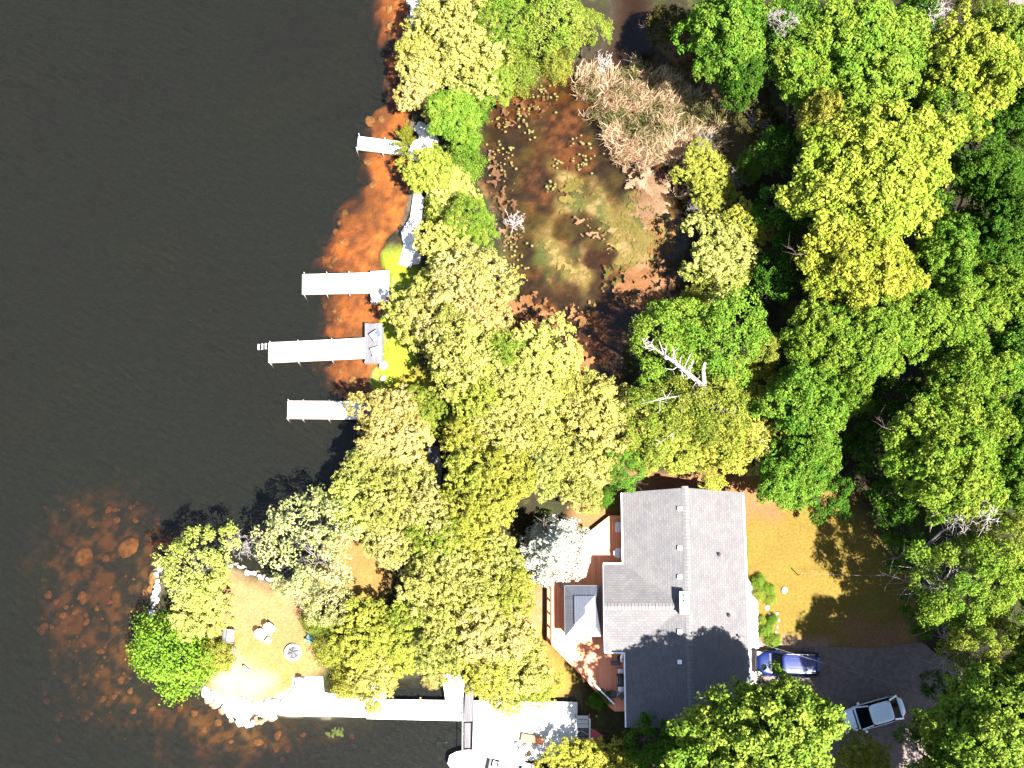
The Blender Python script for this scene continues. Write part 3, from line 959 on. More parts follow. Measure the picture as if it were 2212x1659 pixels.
p = Z1(950, 715, ZD)
q = thing('round_table', 'round white patio table tucked under the cottage eave', 'table', (p.x - .15, p.y, ZD))
MB().lathe([(0, .70), (.36, .70), (.38, .73), (.36, .745), (0, .745)], 24).build('table_top', M['white'], q)
MB().tube((0, 0, .05), (0, 0, .7), .035, .035, 8).build('pedestal', M['white'], q)
MB().lathe([(.22, 0), (.22, .03), (.05, .06)], 16).build('base', M['white'], q)

# ------------------------------------------------------------------ docks
def quad_local(pts, z):
    """world corners of a photo quad at height z -> centre, heading of its first side, local polygon"""
    w_ = [P(a, b_, z) for a, b_ in pts]
    c = sum(w_, Vector()) / len(w_)
    d = (w_[1] - w_[0])
    ang = math.atan2(d.y, d.x)
    ca_, sa_ = math.cos(-ang), math.sin(-ang)
    loc = [((p.x - c.x) * ca_ - (p.y - c.y) * sa_, (p.x - c.x) * sa_ + (p.y - c.y) * ca_) for p in w_]
    return c, ang, loc


def make_dock(label, pts, z=0.42, mat='dock', posts=((0.02, .3), (0.35, .3), (0.68, .3)), group='docks reaching out into the lake', post_h=0.0, name='dock'):
    c, ang, loc = quad_local(pts, z)
    d = thing(name, label, 'dock', (c.x, c.y, 0), ang, group)
    MB().prism(loc, z - .05, z).build('planking', M[mat], d)
    x0, x1 = min(p[0] for p in loc), max(p[0] for p in loc)
    y0, y1 = min(p[1] for p in loc), max(p[1] for p in loc)
    for yy in (y0 + .04, y1 - .04):
        MB().box(x0 + .05, x1 - .05, yy - .045, yy + .045, z - .22, z - .055).build('side_beam', M['beam'], d)
    for fx, dz in posts:
        for yy in (y0 - .035, y1 + .035):
            xx = x0 + fx * (x1 - x0) + .06
            MB().tube((xx, yy, -2.2), (xx, yy, z + dz), .035, .035, 8).build('post', M['steel'], d)
    return d, (x0, x1, y0, y1)


make_dock('narrow white dock tilted slightly beside the leafy sprig, highest one up the shore', [(771, 322), (871, 335), (886, 308), (774, 294.5)], posts=((0, .45), (.5, .25)))
d, bb = make_dock('white dock leading to the square landing with a red corner patch', [(652.5, 635.5), (800, 632.5), (800, 588.8), (653, 593)])
d, bb = make_dock('longest white dock with a swim ladder at its outer end', [(579.7, 783.5), (788, 774), (788, 729.7), (579.7, 741)], posts=((0.01, .12), (.3, .12), (.65, .12)))
make_dock('white dock with a slatted grey ramp at its shore end', [(620.5, 904), (781, 905.5), (781, 866.5), (621, 867.5)], posts=((0.0, .2), (.2, .1), (.55, .1)))
c, ang, loc = quad_local([(556, 755), (580, 754), (580, 741), (556, 742)], .3)
lad = thing('swim_ladder', 'white four rung swim ladder off the end of the longest dock', 'ladder', (c.x, c.y, 0), ang)
for i, xx in enumerate((-.36, -.07, .22)):
    MB().box(xx - .055, xx + .055, -.22, .22, .10 + .09 * i, .14 + .09 * i).build('rung', M['white'], lad)
for yy in (-.18, .18): MB().beam((-.42, yy, .02), (.42, yy, .36), .03, .03).build('side_rail', M['darkgrey'], lad)


def landing(label, pts, z, mat, name='dock_landing', cat='landing'):
    c, ang, loc = quad_local(pts, z)
    d = thing(name, label, cat, (c.x, c.y, 0), ang)
    MB().prism(loc, z - .06, z).build('planking', M[mat], d)
    x0, x1 = min(p[0] for p in loc), max(p[0] for p in loc)
    y0, y1 = min(p[1] for p in loc), max(p[1] for p in loc)
    for (a, b_, e, f) in ((x0 + .03, x1 - .03, y0 + .03, y0 + .12), (x0 + .03, x1 - .03, y1 - .12, y1 - .03)):
        MB().box(a, b_, e, f, -.5, z - .065).build('crib_beam', M['beam'], d)
    return d


l1 = landing('square pale landing at the root of the second white dock', [(800.5, 653), (840, 652), (840.5, 584.5), (800.5, 586)], .55, 'platform')
MB().box(.45, .67, -1.12, -.85, .552, .57).build('mat_patch', M['red_plastic'], l1)
landing('weathered grey landing with two chairs at the root of the longest dock', [(788, 784), (828, 784), (828, 701), (788, 697.5)], .52, 'dock_grey')
landing('slatted grey ramp joining the dock to the wooded bank', [(781, 905), (806, 903), (806, 866), (781, 866.5)], .56, 'dock_grey', 'ramp', 'ramp')


def adirondack(name, label, mat, loc, rz, group=None, foot=False):
    """a slatted lounge chair facing +Y: sloped seat, tall fan back, wide arms"""
    t = thing(name, label, 'chair', loc, rz, group, (.88, .88, .92))
    s = MB()
    for i in range(5):
        y = -.20 + i * .115
        s.box(-.26, .26, y, y + .10, .26 + i * .025, .285 + i * .025)
    s.build('seat', M[mat], t)
    b_ = MB()
    for i in range(5):
        x = -.25 + i * .105
        top = .95 - abs(i - 2) * .05
        b_.slab([(x, -.22, .28), (x + .09, -.22, .28), (x + .09, -.22 - (top - .28) * .45, top), (x, -.22 - (top - .28) * .45, top)], .022)
    b_.build('backrest', M[mat], t)
    for sx in (-1, 1):
        MB().slab([(sx * .33 - .07, -.38, .55), (sx * .33 + .07, -.38, .55), (sx * .33 + .07, .38, .58), (sx * .33 - .07, .38, .58)], .025).build('armrest', M[mat], t)
        MB().box(sx * .29 - .02, sx * .29 + .02, .26, .36, 0, .552).build('leg', M[mat], t)
        MB().beam((sx * .28, .3, .34), (sx * .28, -.55, .03), .03, .11).build('leg', M[mat], t)
    if foot:
        f = MB()
        for i in range(4): f.box(-.24, .24, .52 + i * .11, .62 + i * .11, .33 - i * .02, .35 - i * .02)
        for sx in (-.2, .2): f.box(sx - .02, sx + .02, .85, .9, 0, .29)
        f.build('footrest', M[mat], t)
    return t


def at2(zx, zy, s, ox, oy, z):
    return P((ox + zx / s) * .768, (oy + zy / s) * .768, z)


p = at2(1125, 825, 2.7657, 650, 650, .55)
adirondack('lounge_chair', 'blue grey lounge chair on the weathered landing, nearer the bank top end', 'blue_plastic', (p.x, p.y, .52), 2.2)
p = at2(1130, 950, 2.7657, 650, 650, .55)
adirondack('lounge_chair', 'pale lounge chair on the weathered landing, level with the longest dock', 'cream_plastic', (p.x, p.y, .52), 1.9)
p = at2(1090, 1345, 2.7657, 340, 1300, 1.3)
adirondack('lounge_chair', 'cream lounge chair with a footrest on the lawn facing the fire pit', 'cream_plastic', (p.x, p.y, .88), math.radians(-128), foot=True)
p = at2(1158, 1298, 2.7657, 340, 1300, 1.3)
adirondack('lounge_chair', 'cream lounge chair without a footrest, the one farther from the fire pit bench', 'cream_plastic', (p.x, p.y, .88), math.radians(-128))
bpy.data.objects['lounge_chair.003']['label'] = 'cream lounge chair on the lawn, the one of the pair with no footrest'
p = at2(1480, 1365, 2.7657, 340, 1300, 1.2)
adirondack('lounge_chair', 'dark teal lounge chair in the shade under the shrubs beside the fire pit', 'teal_plastic', (p.x, p.y, .88), 1.2)
p = at2(1243, 305, 2.4578, 340, 1800, 1.0)
adirondack('lounge_chair', 'blue grey lounge chair on the bright concrete patio', 'blue_plastic', (p.x, p.y, .72), math.pi)
# bench by the west shrubs
p = at2(845, 1355, 2.7657, 340, 1300, 1.3)
q = thing('garden_bench', 'weathered slatted garden bench beside the yellow shrub on the lawn', 'bench', (p.x, p.y, .88), -math.pi / 2 - .03)
s = MB()
for i in range(4): s.box(-.5, .5, -.22 + i * .14, -.10 + i * .14, .42, .45)
s.build('seat', M['bench'], q)
s = MB()
for i in range(3): s.slab([(-.5, -.26 - i * .05, .5 + i * .14), (.5, -.26 - i * .05, .5 + i * .14), (.5, -.30 - i * .05, .61 + i * .14), (-.5, -.30 - i * .05, .61 + i * .14)], .025)
s.build('backrest', M['bench'], q)
for sx in (-.46, .46):
    MB().box(sx - .03, sx + .03, -.28, .3, .58, .62).build('armrest', M['bench'], q)
    for sy in (-.22, .26): MB().box(sx - .03, sx + .03, sy - .03, sy + .03, 0, .58).build('leg', M['bench'], q)
p = at2(865, 1465, 2.7657, 340, 1300, 1.2)
q = thing('camp_stool', 'small dark folding stool beyond the bench end by the shrub', 'stool', (p.x, p.y, .88), .2)
MB().box(-.28, .28, -.25, .25, .40, .43).build('seat', M['dock_grey'], q)
for sx in (-.24, .24):
    MB().beam((sx, -.22, 0), (sx, .22, .4), .025, .025).build('leg', M['darkgrey'], q)
    MB().beam((sx, .22, 0), (sx, -.22, .4), .025, .025).build('leg', M['darkgrey'], q)
# fire pit
p = at2(1338, 1480, 2.7657, 340, 1300, 1.0)
q = thing('fire_pit', 'round stone ringed fire pit with charred logs on the lawn', 'fire pit', (p.x, p.y, .86))
MB().lathe([(.62, 0), (.62, .26), (.58, .30), (.46, .30), (.43, .24), (.43, .02)], 28).build('stone_ring', M['rock'], q)
MB().lathe([(.43, .10), (.2, .14), (0, .15)], 20).build('ash_bed', M['ash'], q)
for i, (a, l) in enumerate(((.3, .38), (1.5, .36), (2.4, .33))):
    MB().tube((-l * math.cos(a), -l * math.sin(a), .18 + .04 * i), (l * math.cos(a), l * math.sin(a), .2 + .04 * i), .045, .04, 8).build('charred_log', M['darkgrey'], q)
a, b_ = at2(845, 178, 2.4578, 340, 1800, .95), at2(895, 220, 2.4578, 340, 1800, .95)
props(MB().tube(a, b_, .09, .07, 8).build('log', M['deadwood']), 'short pale log lying on the dry lawn by the shrubs', 'log')

# ------------------------------------------------------------------ concrete patio, boardwalk, landing platform
def slab_thing(name, label, cat, pts, z, th, mat, kind=None, under=None):
    c, ang, loc = quad_local(pts, z)
    d = thing(name, label, cat, (c.x, c.y, 0), ang)
    MB().prism(loc, z - th, z).build('slab' if not under else 'planking', M[mat], d, bevel=.015)
    return d, loc


slab_thing('concrete_patio', 'bright concrete patio at the south edge of the peninsula lawn', 'patio', [(604, 1546), (812, 1550), (812, 1508), (700, 1496), (697, 1461.5), (631.5, 1462), (631, 1492), (603, 1518)], .70, .6, 'concrete')
slab_thing('stone_slab', 'small white stone slab between the patio and the shaded inlet', 'slab', [(806, 1507), (835, 1508), (832, 1486), (816, 1470), (800, 1466), (798, 1496)], .74, .4, 'concrete')
bw, loc = slab_thing('boardwalk', 'long white boardwalk from the patio to the boat landing', 'boardwalk', [(792, 1553), (997, 1557.5), (996, 1513), (838, 1510.5), (792, 1509)], .78, .06, 'dock', under=True)
for x in (-3.2, -1.2, .8, 2.8):
    for y in (-.7, .7): MB().tube((x, y, -1.5), (x, y, .70), .06, .06, 8).build('post', M['beam'], bw)
slab_thing('walkway', 'pale flagstone walkway running up from the boardwalk into the trees', 'walkway', [(962, 1512.2), (1000, 1512.2), (1003, 1470), (985, 1440), (955, 1462)], .86, .3, 'concrete')
gl_, loc = slab_thing('gangway', 'grey boarded gangway between the boardwalk and the white platform', 'gangway', [(1001, 1560), (1022, 1558), (1023, 1492), (1005, 1494)], .80, .06, 'dock_grey', under=True)
slab_thing('boat_lift', 'grey stepped boat lift boards below the gangway', 'boat lift', [(1003, 1630), (1019, 1628), (1020, 1561), (1003, 1562)], .45, .08, 'dock_grey')
p0, p1 = P(1000, 1500, .8), P(999.5, 1630, .8)
q = thing('landing_rail', 'thin white pipe rail along the gangway edge', 'rail', (p0.x, p0.y, .8))
MB().tube(p0 + Vector((0, 0, .55)), p1 + Vector((0, 0, .55)), .03, .03, 8).build('pipe', M['white'], q, (p0.x, p0.y, .8))
for f in (0.02, .34, .66, .98):
    a = p0.lerp(p1, f)
    MB().tube((a.x, a.y, -1.2), (a.x, a.y, 1.34), .03, .03, 8).build('post', M['white'], q, (p0.x, p0.y, .8))

ZP = .95
c, ang, loc = quad_local([(1021, 1645), (1030, 1640), (1245, 1656), (1247, 1519), (1025, 1514)], ZP)
c, ang, loc = quad_local([(1020.5, 1636), (1246, 1651), (1247, 1517), (1024, 1514)], ZP)
pl = thing('landing_platform', 'large white boarded landing platform beside the boat', 'platform', (c.x, c.y, 0), 0)
wpts = [P(a, b_, ZP) for a, b_ in [(1020.5, 1634), (1246, 1650), (1247, 1517), (1024, 1514)]]
MB().prism([(p.x - c.x, p.y - c.y) for p in wpts], ZP - .07, ZP).build('planking', M['platform'], pl)
for i in range(4):
    a, b_ = wpts[i], wpts[(i + 1) % 4]
    MB().beam((a.x - c.x, a.y - c.y, ZP - .2), (b_.x - c.x, b_.y - c.y, ZP - .2), .08, .24).build('rim_beam', M['beam'], pl)
for fx in (.04, .35, .66, .96):
    for fy in (.05, .5, .95):
        a = wpts[0].lerp(wpts[1], fx).lerp(wpts[3].lerp(wpts[2], fx), fy)
        MB().tube((a.x - c.x, a.y - c.y, -2), (a.x - c.x, a.y - c.y, ZP - .08), .08, .08, 8).build('pile', M['beam'], pl)
# furniture on it
def onplat(zx, zy, dz=0.0): return Z3(zx, zy, ZP + dz)


p = onplat(1090, 1050, .4)
q = thing('deck_lounger', 'orange cushioned sun lounger on the white landing platform', 'lounger', (p.x, p.y, ZP), -0.18)
MB().box(-.75, .45, -.3, .3, .26, .31).build('frame', M['beam'], q)
MB().box(-.74, .42, -.28, .28, .31, .38).build('cushion', M['orange_fabric'], q, bevel=.03)
MB().slab([(.42, -.28, .34), (.9, -.28, .72), (.9, .28, .72), (.42, .28, .34)], .07).build('backrest', M['orange_fabric'], q)
for sx in (-.65, .4):
    for sy in (-.26, .26): MB().box(sx - .03, sx + .03, sy - .03, sy + .03, 0, .26).build('leg', M['beam'], q)
p = onplat(1045, 1135, .4)
adirondack('lounge_chair', 'brown wooden lounge chair near the lower edge of the white platform', 'beam', (p.x, p.y, ZP), .6)
p = onplat(975, 1080, .2)
q = thing('tackle_box', 'small dark tackle box standing on the white platform', 'box', (p.x, p.y, ZP), .2)
MB().box(-.16, .16, -.11, .11, 0, .2).build('body', M['darkgrey'], q, bevel=.015)
MB().path([(-.08, 0, .2), (-.06, 0, .26), (.06, 0, .26), (.08, 0, .2)], [.012] * 4, 6).build('handle', M['steel'], q)
a, b_ = onplat(905, 1062, .05), onplat(945, 1022, .05)
props(MB().tube(a, b_, .035, .035, 8).build('paddle', M['beam']), 'short wooden paddle lying on the platform boards', 'paddle')
pts = [onplat(838, 950, .03), onplat(838, 905, .03), onplat(850, 898, .03), onplat(910, 895, .03), onplat(925, 883, .03), onplat(955, 880, .03)]
props(MB().path(pts, [.035] * 6, 8).build('hose', M['darkgrey']), 'dark angled hose lying on the white platform', 'hose')
p = onplat(975, 900, 0)
q = thing('anchor', 'rusty cross shaped anchor lying on the white platform', 'anchor', (p.x, p.y, ZP + .05), .05)
MB().tube((0, -.5, 0), (0, .28, 0), .03, .03, 8).build('shank', M['redwood'], q)
MB().path([(-.32, .05, 0), (-.1, 0, 0), (.1, 0, 0), (.32, .05, 0)], [.015, .03, .03, .015], 8).build('fluke', M['redwood'], q)
# stairs up the bank with white rails
a = [Z3(1436, 865, ZP), Z3(1540, 868, ZP)]
q = thing('bank_stairs', 'bank stairs with shade-toned grey lower treads and white side rails next to the platform', 'stairs', (a[0].x, a[0].y, 0))
x0, x1 = a[0].x, a[1].x
for i in range(7):
    y1 = a[0].y - i * .30
    MB().box(x0 + .06, x1 - .06, y1 - .26, y1, ZP - .03 - i * .06, ZP + .03 - i * .06).build('tread', M['platform' if i < 3 else 'dock_grey'], q, (a[0].x, a[0].y, 0))  # lower treads take grey boards, shade put into their colour
for xx in (x0, x1):
    MB().beam((xx, a[0].y + .1, ZP + .02), (xx, a[0].y - 2.3, ZP - .4), .06, .22).build('stringer', M['beam'], q, (a[0].x, a[0].y, 0))
    MB().beam((xx, a[0].y - .2, ZP + .95), (xx, a[0].y - 2.2, ZP + .55), .07, .05).build('handrail', M['white'], q, (a[0].x, a[0].y, 0))
    for t in (.25, 1.2, 2.15): MB().box(xx - .035, xx + .035, a[0].y - t - .035, a[0].y - t + .035, ZP - .3, ZP + .95 - t * .2).build('post', M['white'], q, (a[0].x, a[0].y, 0))
p = Z3(1585, 1020, 1.2)
q = thing('wheelbarrow', 'dark red wheelbarrow in the shade behind the bank stairs', 'wheelbarrow', (p.x, p.y, .9), -.6)
MB().loft([[(-.25, -.2, .3), (.3, -.2, .3), (.3, .2, .3), (-.25, .2, .3)], [(-.42, -.32, .62), (.5, -.32, .6), (.5, .32, .6), (-.42, .32, .62)]]).build('tray', M['red_plastic'], q, flat=True)
MB().tube((.55, -.04, .2), (.55, .04, .2), .2, .2, 14).build('wheel', M['tyre'], q)
for s in (-1, 1):
    MB().tube((.55, s * .06, .2), (-.9, s * .28, .55), .02, .02, 6).build('handle', M['steel'], q)
    MB().tube((-.3, s * .2, .4), (-.35, s * .2, 0), .018, .018, 6).build('leg', M['steel'], q)
pts = [Z3(a_, b2, .95) for a_, b2 in ((1558, 958), (1610, 975), (1680, 990), (1740, 985), (1810, 962))]
props(MB().path(pts, [.03] * 5, 6).build('garden_hose', M['black']), 'black garden hose curving across the shaded ground by the cottage', 'hose')

# boat, bow to the upper left, moored along the platform's lower edge
def bl(t):   # half-breadth along the hull, t = 0 at the bow
    return 1.08 * (1 - (1 - min(1, t * 2.2)) ** 2.6) ** .55 if t < .4545 else 1.08 - .12 * (t - .4545)


stern, bow = Z3(975, 1330, .8), Z3(440, 1205, .8)
d = (stern - bow); ang = math.atan2(d.y, d.x)
LB = 6.2
bt = thing('motor_boat', 'white motor boat with a red stripe moored below the landing platform', 'boat', (bow.x, bow.y, 0), ang)
rings, deckr, wellr = [], [], []
for i in range(15):
    t = max(.012, i / 14)
    bw_, x = max(.30, bl(t)), t * LB
    sh = .78 - .12 * t
    rings.append([(x, -bw_, sh), (x + .0, -bw_ * .9, .25), (x + .25 * (1 - t), -bw_ * .45, -.12), (x + .35 * (1 - t), 0, -.22), (x + .25 * (1 - t), bw_ * .45, -.12), (x, bw_ * .9, .25), (x, bw_, sh)])
hm = MB()
n = 7
vs = [v for r in rings for v in r]
fs = [(i * n + k, (i + 1) * n + k, (i + 1) * n + k + 1, i * n + k + 1) for i in range(14) for k in range(n - 1)]
fs += [tuple(range(n)), tuple(range(14 * n + n - 1, 14 * n - 1, -1))]
hm.add(vs, fs, True)
hm.build('hull', M['hull'], bt)
dm = MB()
lo, hi = 6, 12
for i in range(14):
    for s in (1, -1):
        a, b_ = rings[i][6 if s > 0 else 0], rings[i + 1][6 if s > 0 else 0]
        ia = 0 if i < lo or i >= hi else .72
        ib = 0 if i + 1 < lo or i >= hi else .72
        if i == lo - 1: ib = 0
        qd = [(a[0], a[1], a[2] + .02), (b_[0], b_[1], b_[2] + .02), (b_[0], b_[1] * ib, b_[2] + .05), (a[0], a[1] * ia, a[2] + .05)]
        dm.add(qd, [(0, 1, 2, 3) if s < 0 else (3, 2, 1, 0)])
dm.build('foredeck', M['hull'], bt)
MB().box(rings[lo][0][0], rings[hi][0][0], -.72, .72, .16, .2).build('cockpit_floor', M['darkgrey'], bt)
sp = MB()
for s in (0, 6):
    for i in range(2, 14):
        a, b_ = Vector(rings[i][s]), Vector(rings[i + 1][s])
        sg = -1 if s == 0 else 1
        sp.beam(a + Vector((0, sg * .012, -.09)), b_ + Vector((0, sg * .012, -.09)), .03, .13)
sp.build('red_stripe', M['red_plastic'], bt)
for s in (-1, 1): MB().box(.75, .95, s * .16 - .07, s * .16 + .07, .80, .835).build('deck_hatch', M['darkgrey'], bt, bevel=.01)
for s in (-1, 1):
    st = MB().box(3.2, 3.7, s * .4 - .22, s * .4 + .22, .35, .5).box(3.62, 3.72, s * .4 - .22, s * .4 + .22, .5, .85)
    st.build('seat', M['cream_plastic'], bt, bevel=.02)
MB().slab([(2.72, -.75, .85), (2.95, -.7, 1.15), (2.95, .7, 1.15), (2.72, .75, .85)], .02).build('windscreen', M['car_glass'], bt)
MB().box(LB, LB + .35, -.18, .18, .35, 1.0).build('outboard_motor', M['black'], bt, bevel=.04)
MB().lathe([(.0, 0), (.03, .0), (.03, .04), (.015, .06), (0, .06)], 10, .45, 0).build('cleat', M['steel'], bt)
bpy.data.objects['cleat'].location.z = .84

# ------------------------------------------------------------------ driveway, walks
dv = [(1636, 1412), (1770, 1398), (1900, 1400), (1990, 1390), (2085, 1450), (2150, 1560), (2230, 1640), (2250, 1800), (1640, 1800), (1625, 1480)]
def ragged(pts, step=.45, amp=.30):
    out_ = []
    for i in range(len(pts)):
        a, b_ = Vector(pts[i]), Vector(pts[(i + 1) % len(pts)])
        n_ = max(1, int((b_ - a).length / step))
        for k in range(n_):
            p_ = a.lerp(b_, k / n_)
            out_.append((p_.x + amp * (float(fbm(p_.x, p_.y, 1.4, 5, 3)) - .5) * 2, p_.y + amp * (float(fbm(p_.x, p_.y, 1.4, 8, 3)) - .5) * 2))
    return out_


props(MB().prism(ragged([tuple(P(a, b_, .93))[:2] for a, b_ in dv]), .6, .935).build('driveway', M['drive']), 'grey driveway beside the cottage where two cars stand', 'driveway', kind='structure')
dv2 = [(2160, -160), (2185, 50), (2260, 60), (2300, -160)]
props(MB().prism([tuple(P(a, b_, .93))[:2] for a, b_ in dv2], .6, .935).build('road', M['drive']), 'dark strip of road at the top corner behind the trees', 'road', kind='structure')
props(MB().prism([tuple(P(a, b_, .97))[:2] for a, b_ in [(1608, 1402), (1639, 1402), (1637, 1300), (1630, 1268), (1612, 1248), (1606, 1248)]], .7, .975).build('path', M['concrete']), 'white concrete path along the east wall of the cottage', 'path', kind='structure')
props(MB().prism([tuple(P(a, b_, .96))[:2] for a, b_ in [(1608, 1590), (1634, 1590), (1636, 1404), (1608, 1404)]], .7, .962).build('path', M['paver']), 'pink paved path between the cottage and the driveway', 'path', kind='structure')

# ------------------------------------------------------------------ rocks
def rock_mesh(seed, flat=.6):
    import bmesh
    bm = bmesh.new()
    bmesh.ops.create_icosphere(bm, subdivisions=2, radius=1)
    r = random.Random(seed)
    k = [Vector((r.uniform(-1, 1), r.uniform(-1, 1), r.uniform(-1, 1))).normalized() for _ in range(7)]
    for v in bm.verts:
        s = 1.0
        for q_ in k:
            d_ = v.co.normalized().dot(q_)
            if d_ > .55: s -= (d_ - .55) * .55
        v.co *= s * r.uniform(.95, 1.05)
        v.co.z *= flat
    me = bpy.data.meshes.new('rock')
    bm.to_mesh(me)
    bm.free()
    me.polygons.foreach_set('use_smooth', [True] * len(me.polygons))
    return me


RM = [rock_mesh(i) for i in range(6)]
BM_ = [m_.copy() for m_ in RM]
for m_ in RM: m_.materials.append(M['rock'])
for m_ in BM_: m_.materials.append(M['boulder'])


def rock(name, label, dx, dy, rpx, sunk=.25, under=False, group=None, z=None):
    me = random.choice(BM_ if under else RM)
    o = link(name, me)
    r = rpx * MPP(dy, 0)
    p = G(dx, dy)
    o.location = (p.x, p.y, (p.z if z is None else z) + r * (.6 - sunk) * .6)
    o.scale = (r * random.uniform(.85, 1.15), r * random.uniform(.8, 1.1), r * random.uniform(.7, 1.0))
    o.rotation_euler = (random.uniform(-.2, .2), random.uniform(-.2, .2), random.uniform(0, 6.28))
    return props(o, label, 'rock' if not under else 'boulder', group)


rock('boulder', 'largest round reddish boulder under the shallow water off the point', 181, 1207, 31, .8, True)
rock('boulder', 'broad reddish boulder under the water nearest the tree on the point', 276, 1186, 35, .85, True)
rock('boulder', 'long submerged boulder just below the point shore', 335, 1252, 24, .3, True)
for i in range(95):
    while True:
        a, b_ = random.uniform(90, 345), random.uniform(1080, 1600)
        if math.hypot(a - 181, b_ - 1207) > 45 and math.hypot(a - 276, b_ - 1186) > 48 and not (a > 290 and b_ > 1330): break
    rock('boulder', 'rounded orange boulder on the lake bed off the wooded point', a, b_, 3.5 + 9 * random.random() ** 2.2, .35, True, 'boulders under the water around the point')
for a, b_, r in [(420, 1540, 11), (390, 1530, 9), (500, 1600, 9), (560, 1600, 14), (600, 1588, 13), (620, 1616, 12), (598, 1618, 9), (655, 1585, 10), (730, 1582, 9), (760, 1590, 9),
                 (470, 1560, 12), (440, 1575, 9), (330, 1530, 10), (300, 1560, 8), (610, 1640, 8)]:
    rock('boulder', 'rounded orange boulder on the lake bed south of the white rocks', a, b_, r, .35, True, 'boulders under the water south of the patio')
for a, b_, r in [(840, 20, 12), (846, 55, 14), (862, 80, 12), (838, 105, 9), (850, 150, 10), (835, 130, 8), (858, 215, 12), (800, 262, 14), (786, 270, 10), (826, 258, 12), (880, 262, 9), (797, 350, 12), (775, 385, 9), (806, 396, 15),
                 (745, 460, 12), (735, 480, 9), (725, 500, 9), (740, 520, 10), (700, 560, 10), (712, 575, 9), (722, 560, 10), (703, 660, 9), (722, 670, 9), (735, 690, 10), (712, 690, 9), (762, 822, 12), (765, 848, 15), (680, 795, 9),
                 (695, 830, 9), (735, 800, 8), (748, 860, 9)]:
    rock('boulder', 'rounded orange boulder in the shallows beside the white docks', a, b_, r, .8, True, 'boulders under the shallow water beside the docks')
for i in range(44):
    t = i / 43
    a, b_ = 440 + 170 * t + random.uniform(-6, 6), 1500 + (62 * math.sin(min(1, t * 1.65) * math.pi / 2) if t < .6 else 62 - 22 * (t - .6) / .4) + random.uniform(-13, 4)
    rock('shore_rock', 'white boulder edging the point beside the concrete patio', a, b_, random.uniform(7, 13), .3, False, 'white boulders along the south edge of the point')
for i in range(26):
    a = random.uniform(500, 606); b_ = 1524 + random.uniform(-8, 14) - abs(a - 545) * .12
    rock('shore_rock', 'white boulder edging the point beside the concrete patio', a, b_, random.uniform(7, 13), .3, False, 'white boulders along the south edge of the point')
for i in range(22):
    t = i / 21
    a, b_ = 343 - 14 * t + random.uniform(-7, 7), 1212 + 120 * t
    rock('shore_rock', 'pale grey boulder along the west tip of the point', a, b_, random.uniform(6, 11), .3, False, 'pale boulders along the west tip')
for i in range(22):
    t = i / 21
    a, b_ = 494 + 92 * t, 1218 + 36 * t + random.uniform(-6, 5)
    rock('shore_rock', 'white rock in the short curved row above the lawn', a, b_, random.uniform(5, 8), .3, False, 'row of white rocks between lawn and cove')
for i in range(26):
    a, b_ = random.choice([(random.uniform(898, 950), random.uniform(262, 345)), (random.uniform(905, 945), random.uniform(270, 340))])
    rock('shore_rock', 'white stone in the bright heap at the root of the tilted dock', a, b_, random.uniform(7, 14), .3, False, 'white stones at the root of the tilted dock')
for i in range(16):
    rock('shore_rock', 'white stone on the bank at the top of the shoreline', random.uniform(884, 918), random.uniform(0, 46), random.uniform(6, 12), .3, False, 'white stones at the top of the shoreline')
for i in range(9):
    rock('shore_rock', 'white stone in the small gap between the yellow cedars', random.uniform(945, 990), random.uniform(164, 180), random.uniform(6, 10), .2, False, 'white stones in the cedar gap')
rock('shore_rock', 'white stone lying between the landing and the bright grass', 828, 789, 12, .3)
rock('shore_rock', 'small white stone on the bright grass above the lowest dock', 827, 818, 8, .3)
rock('shore_rock', 'white stone touching the shore end of the lowest dock', 773, 862, 9, .3)
p = G(1694, 1275)
rock('garden_stone', 'white garden stone standing alone on the dry east lawn', 1694, 1275, 9, .1)
rock('garden_stone', 'pinkish flat stone between the two flower beds', 1657, 1312, 7, .5)
rock('garden_stone', 'small round white stone at the end of the concrete path', 1641, 1392, 6, .2)
slab_thing('stone_path', 'white stone slab path along the bank above the second dock', 'path', [(861, 570), (888, 578), (899, 540), (908, 480), (917, 428), (905, 412), (893, 420), (886, 470), (866, 500), (872, 530)], .62, .3, 'concrete')
slab_thing('stone_slab', 'pale grey slab under the trees beside the stone path', 'slab', [(890, 572), (905, 570), (915, 545), (908, 530), (896, 545)], .60, .3, 'paver')
slab_thing('stone_slab', 'bright stone slab under the rocks at the root of the tilted dock', 'slab', [(880, 340), (930, 350), (952, 320), (945, 290), (915, 265), (902, 275), (905, 300), (882, 308)], .50, .4, 'concrete')
slab_thing('stone_slab', 'shaded grey slab in the dark gap among the cedars', 'slab', [(920, 1052), (952, 1056), (955, 1010), (948, 965), (925, 960), (922, 1010)], .95, .3, 'dock_grey')
slab_thing('stone_slab', 'white slab at the waterside on the top of the shoreline', 'slab', [(886, 60), (908, 52), (912, -30), (888, -30)], .50, .4, 'concrete')

